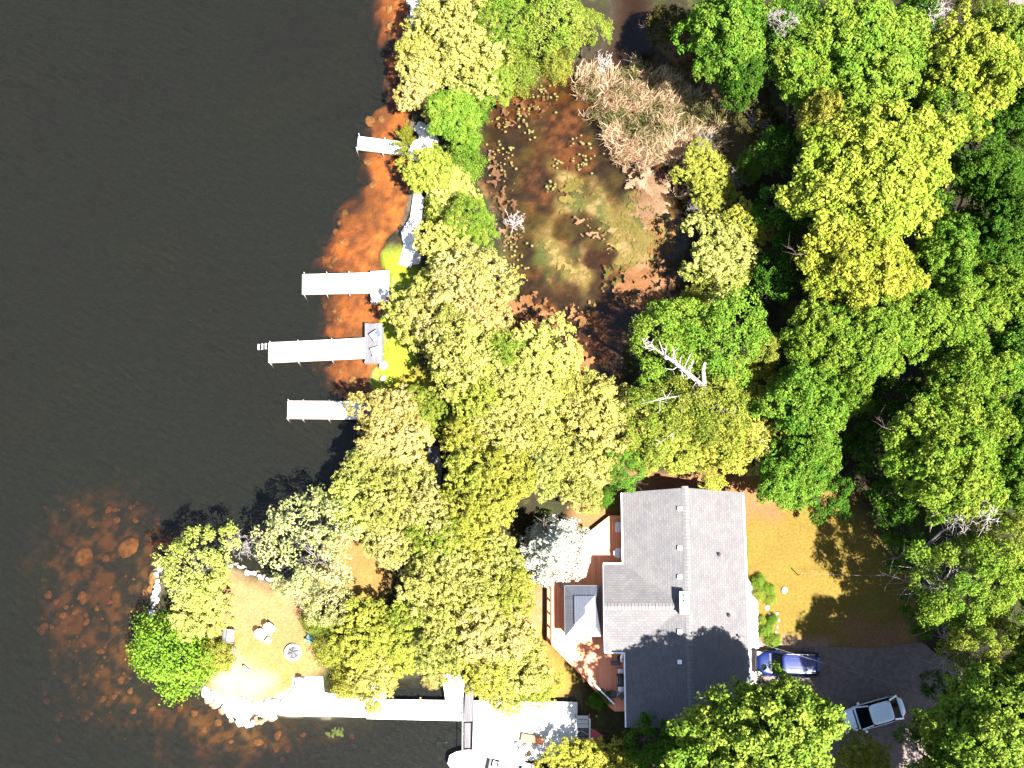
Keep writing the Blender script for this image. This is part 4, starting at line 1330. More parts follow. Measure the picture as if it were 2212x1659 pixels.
# ------------------------------------------------------------------ foliage
def leaves_mesh(name, cen, nrm, size, tone, val, seed, aspect=0.62, jit=0.42):
    """kite-shaped leaves: centres, preferred normals, sizes; tone mixes the tree's two colours, val is each leaf's own paleness"""
    r = np.random.default_rng(seed)
    n = len(cen)
    nn = nrm / (np.linalg.norm(nrm, axis=1)[:, None] + 1e-9) + r.normal(0, jit, (n, 3))
    nn /= np.linalg.norm(nn, axis=1)[:, None] + 1e-9
    t = r.normal(0, 1, (n, 3))
    u = np.cross(nn, t)
    u /= np.linalg.norm(u, axis=1)[:, None] + 1e-9
    v = np.cross(nn, u)
    s = (size * r.uniform(0.7, 1.3, n))[:, None] * 0.5
    droop = nn * s * 0.35
    V = np.stack([cen - u * s - droop, cen + v * s * aspect - u * s * .1, cen + u * s - droop, cen - v * s * aspect - u * s * .1], 1).reshape(-1, 3)
    f = np.arange(4 * n).reshape(-1, 4)
    me = bpy.data.meshes.new(name)
    fill(me, V, f)
    for nm, a in (('tone', tone), ('val', val)):
        at_ = me.attributes.new(nm, 'FLOAT', 'FACE')
        at_.data.foreach_set('value', np.asarray(a, np.float32))
    me.materials.append(M['leaf'])
    return me


def unit(r, n):
    a = r.normal(0, 1, (n, 3))
    return a / np.linalg.norm(a, axis=1)[:, None]


def crown_broad(seed, R=5.0, H=7.0, lobes=30, clumps=15, per=36, leaf=0.30, lobe_r=0.32, clump_r=0.125, open_=0.0, core=0):
    """broadleaf crown, base of the crown at z = 0: lobes on an uneven dome, clumps on the lobes, leaves in the clumps"""
    r = np.random.default_rng(seed)
    cen, nr, tone, val = [], [], [], []
    k = 0
    ph = r.uniform(0, 6.28, 4)
    for i in range(lobes):
        t = (i + .5) / lobes
        el = math.asin(min(1, (1 - t) * 1.12 - 0.12)) if (1 - t) * 1.12 - .12 > -1 else 0
        az = i * 2.39996 + r.normal(0, .25)
        wob = 1 + .17 * math.sin(2 * az + ph[0]) + .14 * math.sin(3 * az + ph[1]) + .10 * math.sin(5 * az + ph[2])
        d = np.array([math.cos(el) * math.cos(az), math.cos(el) * math.sin(az), math.sin(el)])
        rad = r.uniform(.56, .84)
        lc = d * np.array([R * wob, R * wob, H * .62]) * rad + np.array([0, 0, H * .36])
        lr = R * lobe_r * r.uniform(.65, 1.25)
        nc = int(clumps * r.uniform(.8, 1.2))
        dirs = unit(r, nc * 3)
        sc = dirs @ (d + np.array([0, 0, .9])) + r.uniform(0, .8, nc * 3)
        dirs = dirs[np.argsort(-sc)[:nc]]
        lt = r.uniform(0, 1)
        for q in dirs:
            cc = lc + q * lr * np.array([1, 1, .8]) * r.uniform(.75, 1.08)
            cr = R * clump_r * r.uniform(.7, 1.25)
            m = int(per * r.uniform(.7, 1.3) * (1 - open_ * r.uniform(0, 1)))
            w_ = unit(r, m)
            w_[:, 2] = np.abs(w_[:, 2]) * .9 - .12
            rr = r.uniform(.45, 1.0, m)[:, None] ** .6
            cen.append(cc + w_ * rr * cr)
            nr.append(w_ * .7 + q * .5 + np.array([0, 0, .75]))
            ct = np.clip(.70 * lt + .40 * r.uniform() - .05 + r.normal(0, .18, m), 0, 1)
            tone.append(ct)
            val.append(np.clip(r.normal(1, .20, m) + r.normal(0, .08), .45, 1.6))
    if core:                                             # inner leaves that close the crown against the sky
        d = unit(r, core)
        d[:, 2] = np.abs(d[:, 2])
        c_ = d * np.array([R, R, H * .62]) * (r.uniform(.15, .80, core)[:, None]) + np.array([0, 0, H * .30])
        cen.append(c_)
        nr.append(d + np.array([0, 0, 1.0]))
        tone.append(r.uniform(0, .6, core))
        val.append(np.clip(r.normal(.95, .12, core), .5, 1.4))
    n_core = core
    cen, nr = np.concatenate(cen), np.concatenate(nr)
    sz = np.full(len(cen), leaf)
    if n_core: sz[-n_core:] = leaf * 2.2
    return leaves_mesh('crown', cen, nr, sz, np.concatenate(tone), np.concatenate(val), seed + 1)


def crown_cone(seed, R=2.6, H=8.0, n=11000, leaf=0.17, power=0.8, layers=0, rough=0.35):
    """fine-sprayed conical crown (cedar): tufts on a lumpy cone"""
    r = np.random.default_rng(seed)
    per = 12
    m = n // per
    z = 1 - np.sqrt(r.uniform(0, 1, m))                 # more near the base where the cone is wide
    az = r.uniform(0, 6.283, m)
    ph = r.uniform(0, 6.28, 6)
    lump = 1 + .16 * np.sin(3 * az + ph[0] + 5 * z) + .12 * np.sin(5 * az + ph[1] - 9 * z) + .10 * np.sin(9 * az + ph[2] + 13 * z)
    rad = R * (1 - z) ** power * lump * (1 - rough * r.uniform(0, 1, m) ** 2)
    c = np.stack([rad * np.cos(az), rad * np.sin(az), z * H], 1)
    out = np.stack([np.cos(az), np.sin(az), np.full(m, .8)], 1)
    cr = .24 * R / 2.6
    cen = np.repeat(c, per, 0) + r.normal(0, 1, (m * per, 3)) * cr * np.array([.6, .6, .75])
    nr = np.repeat(out, per, 0)
    tb = np.clip(.5 + .9 * (fbm(np.cos(az) * 2 + 7 + z * 3, np.sin(az) * 2 + 7, 1.0, seed) - .5) + r.normal(0, .22, m), 0, 1)
    tone = np.clip(np.repeat(tb, per) + r.normal(0, .12, m * per), 0, 1)
    val = np.clip(r.normal(1, .16, m * per), .5, 1.5)
    return leaves_mesh('crown', cen, nr, np.full(m * per, leaf), tone, val, seed + 1, .5)


def crown_dome(seed, R=2.5, H=2.6, n=9000, leaf=0.16, gaps=0.25):
    """rounded shrub with fine leaves"""
    r = np.random.default_rng(seed)
    per = 10
    m = n // per
    d = unit(r, m)
    d[:, 2] = np.abs(d[:, 2])
    az = np.arctan2(d[:, 1], d[:, 0])
    ph = r.uniform(0, 6.28, 4)
    lump = 1 + .15 * np.sin(2 * az + ph[0]) + .12 * np.sin(5 * az + ph[1]) + .12 * np.sin(9 * az + ph[2] + d[:, 2] * 8)
    f = fbm(d[:, 0] * 4 + 9, d[:, 1] * 4 + 9, 1.0, seed)
    rad = lump * (1 - gaps * sstep(.5, .25, f)) * r.uniform(.80, 1.04, m)
    c = d * rad[:, None] * np.array([R, R, H])
    cen = np.repeat(c, per, 0) + r.normal(0, 1, (m * per, 3)) * .17 * R / 2.5
    nr = np.repeat(d * .7 + np.array([0, 0, .6]), per, 0)
    tone = np.clip(np.repeat(np.clip(f * 1.6 - .3, 0, 1) * .7 + .3 * r.uniform(0, 1, m), per) + r.normal(0, .12, m * per), 0, 1)
    return leaves_mesh('crown', cen, nr, np.full(m * per, leaf), tone, np.clip(r.normal(1, .15, m * per), .5, 1.5), seed + 1, .55)


def crown_whorl(seed, R=3.0, H=9.0, whorls=15, leaf=0.17):
    """spruce: whorls of flat branches, each bearing needle sprays"""
    r = np.random.default_rng(seed)
    cen, nr, tone, val = [], [], [], []
    for i in range(whorls):
        t = i / (whorls - 1)
        L = R * (1 - t) ** .85 + .15
        nb = max(4, int(11 * (1 - t) + 3))
        for k in range(nb):
            az = 6.283 * k / nb + i * .7 + r.normal(0, .12)
            l = L * r.uniform(.75, 1.1)
            m = int(190 * l / R) + 14
            s = r.uniform(.12, 1, m) ** .7
            wd = .34 * l * (1 - s * .75) + .06
            off = r.uniform(-1, 1, m) * wd
            x = np.cos(az) * s * l - np.sin(az) * off
            y = np.sin(az) * s * l + np.cos(az) * off
            z = t * H - .28 * s * l + .12 * s ** 2 * l + r.normal(0, .07, m)
            cen.append(np.stack([x, y, z], 1))
            nr.append(np.tile([np.cos(az) * .35, np.sin(az) * .35, 1.0], (m, 1)))
            tone.append(np.clip(.35 + .5 * s + r.normal(0, .15, m), 0, 1))
            val.append(np.clip(r.normal(1, .14, m), .5, 1.5))
    cen = np.concatenate(cen)
    return leaves_mesh('crown', cen, np.concatenate(nr), np.full(len(cen), leaf), np.concatenate(tone), np.concatenate(val), seed + 1, .5)


def branch_mesh(seed, H, R, levels=3, r0=0.22, spread=0.9, n0=9, mat='bark', lean=(0, 0), first=.3, twigs=4, sides=5, up=.5, tmin=.008):
    """tapered trunk with limbs, branches and twigs as one connected-looking mesh"""
    r = random.Random(seed)
    mb = MB()

    def grow(p, d, L, rad, lev):
        pts, rads = [p], [rad]
        segs = 6 if lev == 0 else 4
        q = p.copy()
        dd = d.copy()
        for i in range(segs):
            dd = (dd + Vector((r.gauss(0, .14), r.gauss(0, .14), r.gauss(0, .08) + (.06 if lev else 0)))).normalized()
            q = q + dd * (L / segs)
            pts.append(q.copy())
            rads.append(rad * (1 - .82 * (i + 1) / segs))
        mb.path(pts, rads, sides if lev < 2 else 3)
        if lev >= levels: return
        nb = n0 if lev == 0 else twigs
        for k in range(nb):
            t = first + (1 - first) * (k + r.random() * .6) / nb
            f = t * segs
            i = min(segs - 1, int(f))
            b0 = pts[i].lerp(pts[i + 1], f - i)
            az = k * 2.4 + r.uniform(-.5, .5)
            if lev == 0:
                nd = Vector((math.cos(az), math.sin(az), up * r.uniform(.5, 1.4))).normalized()
                ln = R * r.uniform(.75, 1.05) * (1 - .45 * t)
            else:
                a_ = dd.orthogonal().normalized()
                b_ = dd.cross(a_)
                nd = (dd * .8 + (a_ * math.cos(az) + b_ * math.sin(az)) * spread).normalized()
                ln = L * r.uniform(.35, .6)
            grow(b0, nd, ln, max(tmin, rads[i] * .55), lev + 1)

    grow(Vector((0, 0, -.1)), Vector((lean[0], lean[1], 1)).normalized(), H, r0, 0)
    me = bpy.data.meshes.new('trunk')
    me.from_pydata(mb.v, [], mb.f)
    me.polygons.foreach_set('use_smooth', [True] * len(mb.f))
    me.materials.append(M[mat])
    return me


CROWNS = {
    'maple': [(crown_broad(100 + i, lobes=32, clumps=15, per=44, leaf=.27, lobe_r=.34, clump_r=.105, core=5000), 5.0, 7.0) for i in range(4)],
    'bigmaple': [(crown_broad(120 + i, R=6.5, H=8.5, lobes=48, clumps=17, per=44, leaf=.27, lobe_r=.27, clump_r=.082, core=9500), 6.5, 8.5) for i in range(3)],
    'under': [(crown_broad(140 + i, R=3.5, H=3.6, lobes=16, clumps=10, per=30, leaf=.26, clump_r=.15), 3.5, 3.6) for i in range(2)],
    'ash': [(crown_broad(160 + i, R=4.6, H=6.0, lobes=40, clumps=18, per=22, leaf=.19, lobe_r=.25, clump_r=.085, open_=.3), 4.6, 6.0) for i in range(3)],
    'birch': [(crown_broad(180 + i, R=4.0, H=5.2, lobes=34, clumps=13, per=15, leaf=.20, lobe_r=.26, clump_r=.085, open_=.4), 4.0, 5.2) for i in range(3)],
    'cedar': [(crown_broad(200 + i, R=2.7, H=5.0, lobes=22, clumps=24, per=26, leaf=.155, lobe_r=.47, clump_r=.085, core=1200), 2.7, 5.0) for i in range(6)],
    'shrub': [(crown_dome(220 + i), 2.5, 2.6) for i in range(4)],
    'spruce': [(crown_whorl(240), 3.0, 9.0)],
    'pine': [(crown_broad(260 + i, R=4.6, H=6.5, lobes=46, clumps=18, per=30, leaf=.17, lobe_r=.22, clump_r=.085, open_=.2), 4.6, 6.5) for i in range(2)],
}
TRUNKS = {
    'maple': [branch_mesh(300 + i, 1.0 * 12, 4.2, 2, .26, n0=10, first=.45) for i in range(2)],
    'birch': [branch_mesh(310 + i, 8.0, 4.3, 3, .13, n0=16, first=.25, mat='greywood', twigs=4) for i in range(2)],
    'cedar': [branch_mesh(320 + i, 7.6, 1.6, 1, .13, n0=14, first=.15) for i in range(2)],
    'shrub': [branch_mesh(330 + i, 2.2, 1.9, 2, .06, n0=9, first=.05, up=.9) for i in range(2)],
}
KIND = {  # crown prototypes, trunk prototypes with their height, clear stem as a share of the height, name, category
    'maple': ('maple', 'maple', 12.0, .40, 'maple_tree', 'tree'), 'bigmaple': ('bigmaple', 'maple', 12.0, .40, 'maple_tree', 'tree'),
    'under': ('under', 'maple', 12.0, .35, 'understory_tree', 'tree'), 'ash': ('ash', 'maple', 12.0, .35, 'ash_tree', 'tree'),
    'birch': ('birch', 'birch', 8.0, .28, 'birch_tree', 'tree'), 'cedar': ('cedar', 'cedar', 7.6, .25, 'cedar_tree', 'tree'),
    'shrub': ('shrub', 'shrub', 2.2, .02, 'shrub', 'shrub'), 'spruce': ('spruce', 'cedar', 7.6, .06, 'spruce_tree', 'tree'),
    'pine': ('pine', 'maple', 12.0, .35, 'pine_tree', 'tree'),
}
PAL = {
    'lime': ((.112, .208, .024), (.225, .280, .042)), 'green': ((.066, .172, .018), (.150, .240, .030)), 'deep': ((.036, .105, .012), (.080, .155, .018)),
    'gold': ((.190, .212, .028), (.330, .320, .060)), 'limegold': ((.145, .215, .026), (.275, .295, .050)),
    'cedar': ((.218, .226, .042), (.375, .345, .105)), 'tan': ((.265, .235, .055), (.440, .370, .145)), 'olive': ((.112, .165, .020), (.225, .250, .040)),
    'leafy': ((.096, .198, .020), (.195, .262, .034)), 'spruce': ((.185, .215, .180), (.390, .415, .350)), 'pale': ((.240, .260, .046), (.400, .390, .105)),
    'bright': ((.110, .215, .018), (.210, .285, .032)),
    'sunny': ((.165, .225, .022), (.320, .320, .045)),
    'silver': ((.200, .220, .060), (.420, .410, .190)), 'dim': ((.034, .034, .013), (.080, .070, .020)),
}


def tree(kind, dx, dy, rpx, h, pal, label, stretch=1.0, rz=None, crown_share=None, group=None):
    ck, tk, th, clear, name, cat = KIND[kind]
    i = random.randrange(1000)
    me, R0, H0 = CROWNS[ck][i % len(CROWNS[ck])]
    zc = h * (clear + (1 - clear) * .5)
    c = P(dx, dy, zc + .7)
    r = rpx * MPP(dy, zc + .7)
    if kind == 'cedar': r, h = r * 1.29, h * random.uniform(.85, 1.15)
    zg = gz(c.x, c.y)
    zg = max(zg, 0.05)
    t = thing(name, label, cat, (c.x, c.y, zg), 0, group)
    cr = link('crown', me, t)
    a = random.uniform(0, 6.28) if rz is None else rz
    cr.location = (0, 0, h * clear)
    cr.rotation_euler = (0, 0, a)
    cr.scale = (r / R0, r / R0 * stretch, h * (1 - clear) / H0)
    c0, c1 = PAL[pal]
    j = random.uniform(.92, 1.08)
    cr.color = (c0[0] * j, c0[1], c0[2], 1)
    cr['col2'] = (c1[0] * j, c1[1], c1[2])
    tm = TRUNKS[tk][i % len(TRUNKS[tk])]
    tr = link('trunk', tm, t)
    tr.rotation_euler = (0, 0, a)
    s = r / {'maple': 4.8, 'birch': 4.5, 'cedar': 2.6, 'shrub': 2.3}[tk]
    tr.scale = (s, s, h * .86 / th)
    return t

# kind, x, y, radius in the photograph, height, palette, label, stretch
TREES = [
    # --- strip at the top
    ('cedar', 982, 40, 56, 6, 'cedar', 'golden cedar next to the white bank slab at the top of the strip', 1),
    ('cedar', 915, 118, 48, 6, 'cedar', 'golden cedar overhanging the lake just below the top white slab', 1),
    ('shrub', 893, 70, 22, 2.5, 'leafy', 'bright green shrub on the lake edge under the top golden cedars', 1),
    ('cedar', 1025, 105, 62, 7, 'cedar', 'golden cedar beside the bright green broadleaf tree of the upper strip', 1),
    ('cedar', 912, 196, 38, 4.5, 'tan', 'tan tipped cedar on the lake bank beside the cedar gap stones', 1),
    ('cedar', 1024, 150, 34, 5, 'cedar', 'golden cedar just above the green maple and the gap stones', 1),
    ('ash', 1092, 45, 66, 8, 'leafy', 'green broadleaf tree between golden cedars and the pond channel', 1),
    ('ash', 1195, 35, 80, 8, 'limegold', 'yellow green tree over the upper end of the pond strip', 1),
    ('ash', 1262, 55, 55, 7, 'limegold', 'yellow green tree at the edge of the dark pond channel', 1),
    ('shrub', 1115, 130, 52, 4, 'olive', 'olive shrub on the pond bank below the green broadleaf tree', 1),
    ('shrub', 1200, 118, 36, 3.5, 'gold', 'gold shrub reaching over the top of the pond', 1),
    ('cedar', 1060, 165, 42, 5, 'olive', 'olive cedar leaning over the pond corner', 1),
    ('maple', 978, 246, 60, 5.5, 'leafy', 'small bright green maple just above the tilted dock', 1),
    ('shrub', 1018, 215, 40, 4, 'green', 'green shrub on the pond side of the small bright maple', 1),
    ('shrub', 1005, 285, 34, 3, 'leafy', 'green shrub below the small bright maple by the stone heap', 1),
    # --- between tilted dock and second dock
    ('shrub', 1000, 345, 42, 4, 'leafy', 'green shrub on the pond bank level with the tilted dock', 1),
    ('cedar', 930, 372, 42, 3.5, 'limegold', 'yellow green cedar right below the tilted dock', 1),
    ('cedar', 972, 402, 42, 4, 'pale', 'pale yellow cedar inland of the stone slab path', 1),
    ('ash', 1010, 470, 58, 6, 'leafy', 'green leafy tree along the pond bank across from the stone path', 1),
    ('shrub', 955, 455, 38, 2.4, 'limegold', 'yellow green shrub beside the stone slab path', 1),
    ('ash', 1035, 520, 42, 5, 'leafy', 'green leafy tree on the pond bank where the strip widens', 1),
    ('cedar', 970, 535, 48, 4.5, 'pale', 'pale yellow cedar level with the lower end of the stone path', 1),
    # --- wide cedar belt
    ('cedar', 1015, 600, 56, 7.5, 'tan', 'tan cedar on the pond side level with the square landing', 1),
    ('cedar', 962, 612, 52, 5.5, 'cedar', 'golden cedar inland of the square landing', 1),
    ('cedar', 910, 690, 54, 5.2, 'cedar', 'golden cedar directly behind the weathered grey landing', 1),
    ('cedar', 985, 690, 66, 8, 'tan', 'tall tan cedar in the middle of the belt', 1),
    ('cedar', 1035, 690, 46, 7, 'tan', 'pale tipped cedar leaning over the weedy pond corner', 1),
    ('cedar', 1000, 775, 62, 8, 'cedar', 'golden cedar at the belt centre just inland of the yellow grass', 1),
    ('cedar', 1072, 775, 50, 7, 'olive', 'olive cedar below the pond corner', 1),
    ('cedar', 1172, 795, 70, 7.5, 'pale', 'pale yellow cedar at the narrow foot of the pond', 1),
    ('cedar', 1115, 845, 58, 7.5, 'cedar', 'golden cedar one step toward the lake from the pond foot', 1),
    ('cedar', 1205, 862, 50, 7, 'pale', 'pale cedar with its edge in the pond foot shadow', 1),
    ('cedar', 1040, 860, 58, 7.5, 'gold', 'yellow cedar in the belt behind the small grass clearing', 1),
    ('cedar', 925, 893, 38, 5.5, 'olive', 'olive cedar on the lower edge of the yellow grass clearing', 1),
    ('cedar', 838, 895, 46, 6, 'tan', 'pinkish tan cedar at the shore end of the slatted ramp', 1),
    ('cedar', 850, 965, 56, 7, 'tan', 'pinkish tan cedar on the bank just below the slatted ramp', 1),
    ('cedar', 800, 1010, 46, 6, 'cedar', 'golden cedar overhanging the lake below the lowest dock', 1),
    ('cedar', 868, 1028, 42, 7, 'cedar', 'golden cedar on the lake side of the shaded grey slab', 1),
    ('cedar', 1010, 945, 44, 7.5, 'gold', 'yellow cedar on the inland side of the shaded grey slab', 1),
    ('cedar', 1080, 945, 62, 8, 'cedar', 'golden cedar in the belt level with the lowest dock', 1),
    ('cedar', 1150, 945, 52, 7.5, 'cedar', 'golden cedar next to the vivid green shrub in the belt', 1),
    ('shrub', 1205, 935, 32, 4, 'green', 'vivid green shrub enclosed by golden cedars', 1),
    ('cedar', 1240, 1005, 56, 7.5, 'cedar', 'golden cedar below the vivid green shrub', 1),
    ('cedar', 1024, 1045, 48, 7.5, 'gold', 'yellow cedar below the shaded grey slab', 1),
    ('cedar', 1090, 1030, 56, 8, 'gold', 'yellow cedar between the grey slab and the blue spruce', 1),
    ('cedar', 1160, 1018, 42, 7, 'cedar', 'golden cedar just above the blue spruce', 1),
    ('cedar', 1255, 1052, 34, 6, 'cedar', 'golden cedar by the pink bare ground near the blue spruce', 1),
    ('cedar', 770, 1085, 56, 6.5, 'pale', 'pale cedar on the cove shore beside the big open birch', 1),
    ('cedar', 850, 1090, 58, 7, 'cedar', 'golden cedar inland of the cove', 1),
    ('cedar', 925, 1112, 46, 7, 'tan', 'tan cedar with pale streaks inland of the big open birch', 1),
    ('cedar', 860, 1170, 50, 6, 'tan', 'whitish tan cedar next to the bare patch behind the big birch', 1),
    ('cedar', 945, 1165, 46, 6.5, 'olive', 'olive cedar over the dark gap behind the bare patch', 1),
    ('cedar', 1042, 1105, 50, 7.5, 'gold', 'yellow cedar on the lake side of the blue spruce', 1),
    ('cedar', 1015, 1185, 58, 7.5, 'gold', 'yellow cedar two trees from the blue spruce toward the lake', 1),
    ('cedar', 1062, 1205, 46, 7.5, 'cedar', 'golden cedar touching the lake side of the blue spruce', 1),
    ('cedar', 945, 1260, 58, 7, 'cedar', 'golden cedar at the dark gap east of the bare patch', 1),
    ('cedar', 1030, 1275, 60, 7.5, 'cedar', 'golden cedar level with the gazebo in the lower belt', 1),
    ('cedar', 1095, 1290, 46, 7, 'gold', 'yellow cedar bordering the dry strip below the spruce', 1),
    ('cedar', 905, 1335, 46, 6, 'olive', 'olive cedar on the inland edge of the fire pit lawn trees', 1),
    ('cedar', 985, 1355, 62, 7, 'cedar', 'golden cedar above the pale flagstone walkway', 1),
    ('cedar', 1065, 1365, 60, 7.5, 'tan', 'tan cedar level with the gazebo eave', 1),
    ('cedar', 1110, 1430, 56, 7, 'cedar', 'golden cedar beside the dry strip above the white platform', 1),
    ('cedar', 1062, 1432, 54, 7, 'gold', 'yellow cedar at the top end of the grey gangway', 1),
    ('cedar', 948, 1400, 48, 6.5, 'cedar', 'golden cedar over the flagstone walkway', 1),
    ('cedar', 1150, 1478, 40, 5, 'gold', 'yellow cedar touching the upper edge of the white platform', 1),
    ('cedar', 1085, 1490, 38, 4.5, 'cedar', 'golden cedar at the upper corner of the white platform', 1),
    ('cedar', 876, 1388, 50, 6, 'gold', 'yellow cedar over the shaded inlet behind the boardwalk', 1),
    ('cedar', 800, 1385, 56, 6, 'gold', 'yellow cedar between the fire pit and the shaded inlet', 1),
    ('shrub', 722, 1405, 44, 3.2, 'gold', 'gold shrub next to the fire pit', 1),
    ('cedar', 805, 1455, 46, 5, 'cedar', 'golden cedar over the edge of the concrete patio', 1),
    ('shrub', 755, 1465, 46, 3, 'gold', 'gold shrub overhanging the concrete patio', 1),
    ('shrub', 935, 1462, 24, 2, 'tan', 'tan shrub hanging over the shaded inlet water', 1),
    # --- the point
    ('birch', 660, 1170, 122, 9, 'silver', 'large open birch with pale twigs between cove and lawn', 1),
    ('birch', 700, 1290, 70, 6, 'silver', 'smaller open birch right below the large one, over the lawn edge', 1),
    ('birch', 425, 1215, 95, 7.5, 'pale', 'pale open birch on the tip of the point', 1),
    ('cedar', 432, 1312, 50, 5.5, 'cedar', 'golden cedar between the pale point birch and the bench', 1),
    ('shrub', 365, 1410, 90, 5, 'bright', 'dense bright green bush overhanging the lake at the point', 1),
    ('shrub', 455, 1420, 42, 3, 'gold', 'gold shrub beside the dense bright green bush', 1),
    ('shrub', 690, 1345, 36, 2.6, 'olive', 'olive shrub shading the dark teal chair', 1),
    # --- by the cottage
    ('spruce', 1203, 1184, 92, 9, 'spruce', 'pale blue spruce beside the cottage deck', 1),
    ('ash', 1345, 1010, 55, 6, 'green', 'vivid green tree at the north west corner of the cottage', 1),
    ('shrub', 1310, 1075, 22, 2.5, 'green', 'small green shrub close to the cottage roof corner', 1),
    # --- pond right bank
    ('cedar', 1522, 360, 41, 5, 'gold', 'yellow shrubby cedar above the grey brush on the pond bank', 1),
    ('cedar', 1545, 420, 33, 4.5, 'gold', 'small yellow cedar touching the grey brush', 1),
    ('cedar', 1612, 485, 40, 6, 'gold', 'slim yellow cedar behind the grey brush', 1),
    ('cedar', 1557, 550, 62, 7, 'cedar', 'broad golden cedar on the east bank of the pond', 1),
    ('shrub', 1625, 350, 30, 5, 'green', 'small vivid green shrub in the shade of the big yellow maple', 1),
    ('shrub', 1620, 610, 28, 4, 'leafy', 'green shrub squeezed behind the broad golden cedar', 1),
    ('shrub', 1510, 640, 36, 4, 'gold', 'gold shrub above the dead limb tree', 1),
    ('ash', 1450, 735, 100, 10, 'leafy', 'green ash over the pond foot holding one side of the dead limb', 1),
    ('ash', 1560, 735, 112, 11, 'leafy', 'tall green ash behind the bare dead limb', 1),
    ('ash', 1650, 760, 50, 9, 'gold', 'gold edged ash at the shaded clearing', 1),
    ('ash', 1420, 905, 92, 9, 'olive', 'olive ash between the pond foot and the cottage', 1),
    ('ash', 1530, 890, 100, 10, 'olive', 'olive ash with bare twigs in front of the dead limb', 1),
    ('cedar', 1305, 905, 68, 7, 'cedar', 'golden cedar on the bank just below the dark pond foot', 1),
    ('cedar', 1640, 885, 62, 8, 'gold', 'yellow cedar east of the twiggy olive ash', 1),
    ('cedar', 1470, 952, 58, 6.5, 'gold', 'yellow cedar north of the cottage, nearer the deck side', 1),
    ('cedar', 1560, 950, 62, 7, 'gold', 'yellow cedar centred above the cottage ridge end', 1),
    ('cedar', 1395, 958, 48, 6, 'gold', 'yellow cedar beside the vivid green corner tree', 1),
    ('cedar', 1640, 945, 50, 7, 'cedar', 'golden cedar at the north east corner of the cottage', 1),
    ('maple', 1700, 1030, 72, 8, 'green', 'small green maple by the north east corner of the cottage', 1),
    ('maple', 1755, 985, 66, 10, 'green', 'green maple above the shaded east lawn', 1),
    # --- woodland
    ('maple', 1570, 70, 86, 14, 'green', 'narrow green maple closest to the pond channel', 1.15),
    ('maple', 1600, 150, 56, 11, 'deep', 'deep green maple below the narrow one', 1),
    ('ash', 1720, 70, 92, 13, 'green', 'green ash with a bare grey top at the upper edge', 1),
    ('bigmaple', 1860, 105, 138, 15, 'leafy', 'wide green maple at the upper edge of the wood', 1),
    ('maple', 1745, 165, 80, 12, 'leafy', 'green maple under the wide upper maple on its pond side', 1),
    ('bigmaple', 1885, 385, 178, 17, 'sunny', 'biggest yellow green maple of the wood with orange tinged crest', 1),
    ('maple', 1770, 255, 50, 13, 'gold', 'orange tinged maple top against the biggest maple', 1),
    ('bigmaple', 1850, 570, 130, 14.5, 'sunny', 'yellow green maple right below the biggest one', 1),
    ('maple', 2085, 160, 108, 15, 'sunny', 'lime maple in the upper corner of the wood', 1),
    ('maple', 2040, 265, 66, 13, 'leafy', 'green maple under the lime corner maple', 1),
    ('maple', 2190, 215, 78, 13, 'deep', 'deep green maple at the upper side edge of the wood', 1),
    ('maple', 2175, 80, 66, 13, 'lime', 'lime maple beside the dark corner road', 1),
    ('ash', 2110, 25, 52, 10, 'olive', 'olive ash next to the bare tree at the top edge', 1),
    ('maple', 2140, 385, 70, 12, 'deep', 'deep green maple in the shady hollow beside the biggest maple', 1),
    ('maple', 2185, 480, 66, 13, 'deep', 'deep green maple on the side edge above the glade', 1),
    ('maple', 2040, 555, 74, 13, 'green', 'green maple between the hollow and the two lime maples', 1),
    ('maple', 1765, 735, 76, 13, 'leafy', 'green maple flanking the lower lime maple on its pond side', 1),
    ('bigmaple', 1870, 735, 104, 14, 'leafy', 'green maple in the middle of the wood below the lime maples', 1),
    ('maple', 1745, 870, 92, 12, 'green', 'green maple level with the dead limb and the twiggy ash', 1),
    ('maple', 1820, 850, 60, 12, 'leafy', 'small crowned green maple beside the dark central hollow', 1),
    ('bigmaple', 2050, 695, 112, 14, 'leafy', 'broad green maple on the east side of the central hollow', 1),
    ('maple', 2150, 640, 76, 14, 'leafy', 'green maple at the side edge level with the broad hollow maple', 1),
    ('maple', 2170, 780, 72, 13, 'green', 'green maple at the side edge one below the hollow maple row', 1),
    ('maple', 2085, 820, 84, 14, 'leafy', 'green maple just below the broad hollow maple', 1),
    ('bigmaple', 2030, 985, 132, 18, 'leafy', 'large green maple above the bare branched pine', 1),
    ('maple', 2110, 930, 70, 14, 'leafy', 'green maple tucked behind the large one above the pine', 1),
    ('maple', 2195, 905, 62, 12, 'deep', 'deep green maple at the side edge above the pine', 1),
    ('maple', 2185, 1040, 68, 12, 'green', 'green maple at the side edge next to the pine top', 1),
    ('pine', 2085, 1260, 124, 16, 'leafy', 'fine needled pine ringed by bare grey branches', 1),
    ('pine', 2165, 1175, 92, 15, 'limegold', 'yellowish pine at the side edge touching the bare branched one', 1),
    ('pine', 2125, 1395, 90, 15, 'limegold', 'lower pine whose bare branches droop over the driveway', 1),
    ('bigmaple', 2135, 1600, 158, 20, 'lime', 'lime maple at the lower corner beside the silver car', 1),
    ('maple', 2195, 1490, 76, 17, 'lime', 'lime maple between the lower pine and the corner maple', 1),
    ('bigmaple', 1612, 1666, 192, 19, 'lime', 'huge lime maple over the cottage end and the blue car', 1),
    ('maple', 1480, 1640, 76, 9, 'deep', 'deep green maple in the shade below the cottage end', 1),
    ('cedar', 1255, 1672, 64, 5, 'gold', 'yellow bush at the bottom edge beside the white platform', 1),
    ('shrub', 1345, 1662, 48, 4, 'gold', 'gold shrub at the bottom edge below the red wheelbarrow', 1),
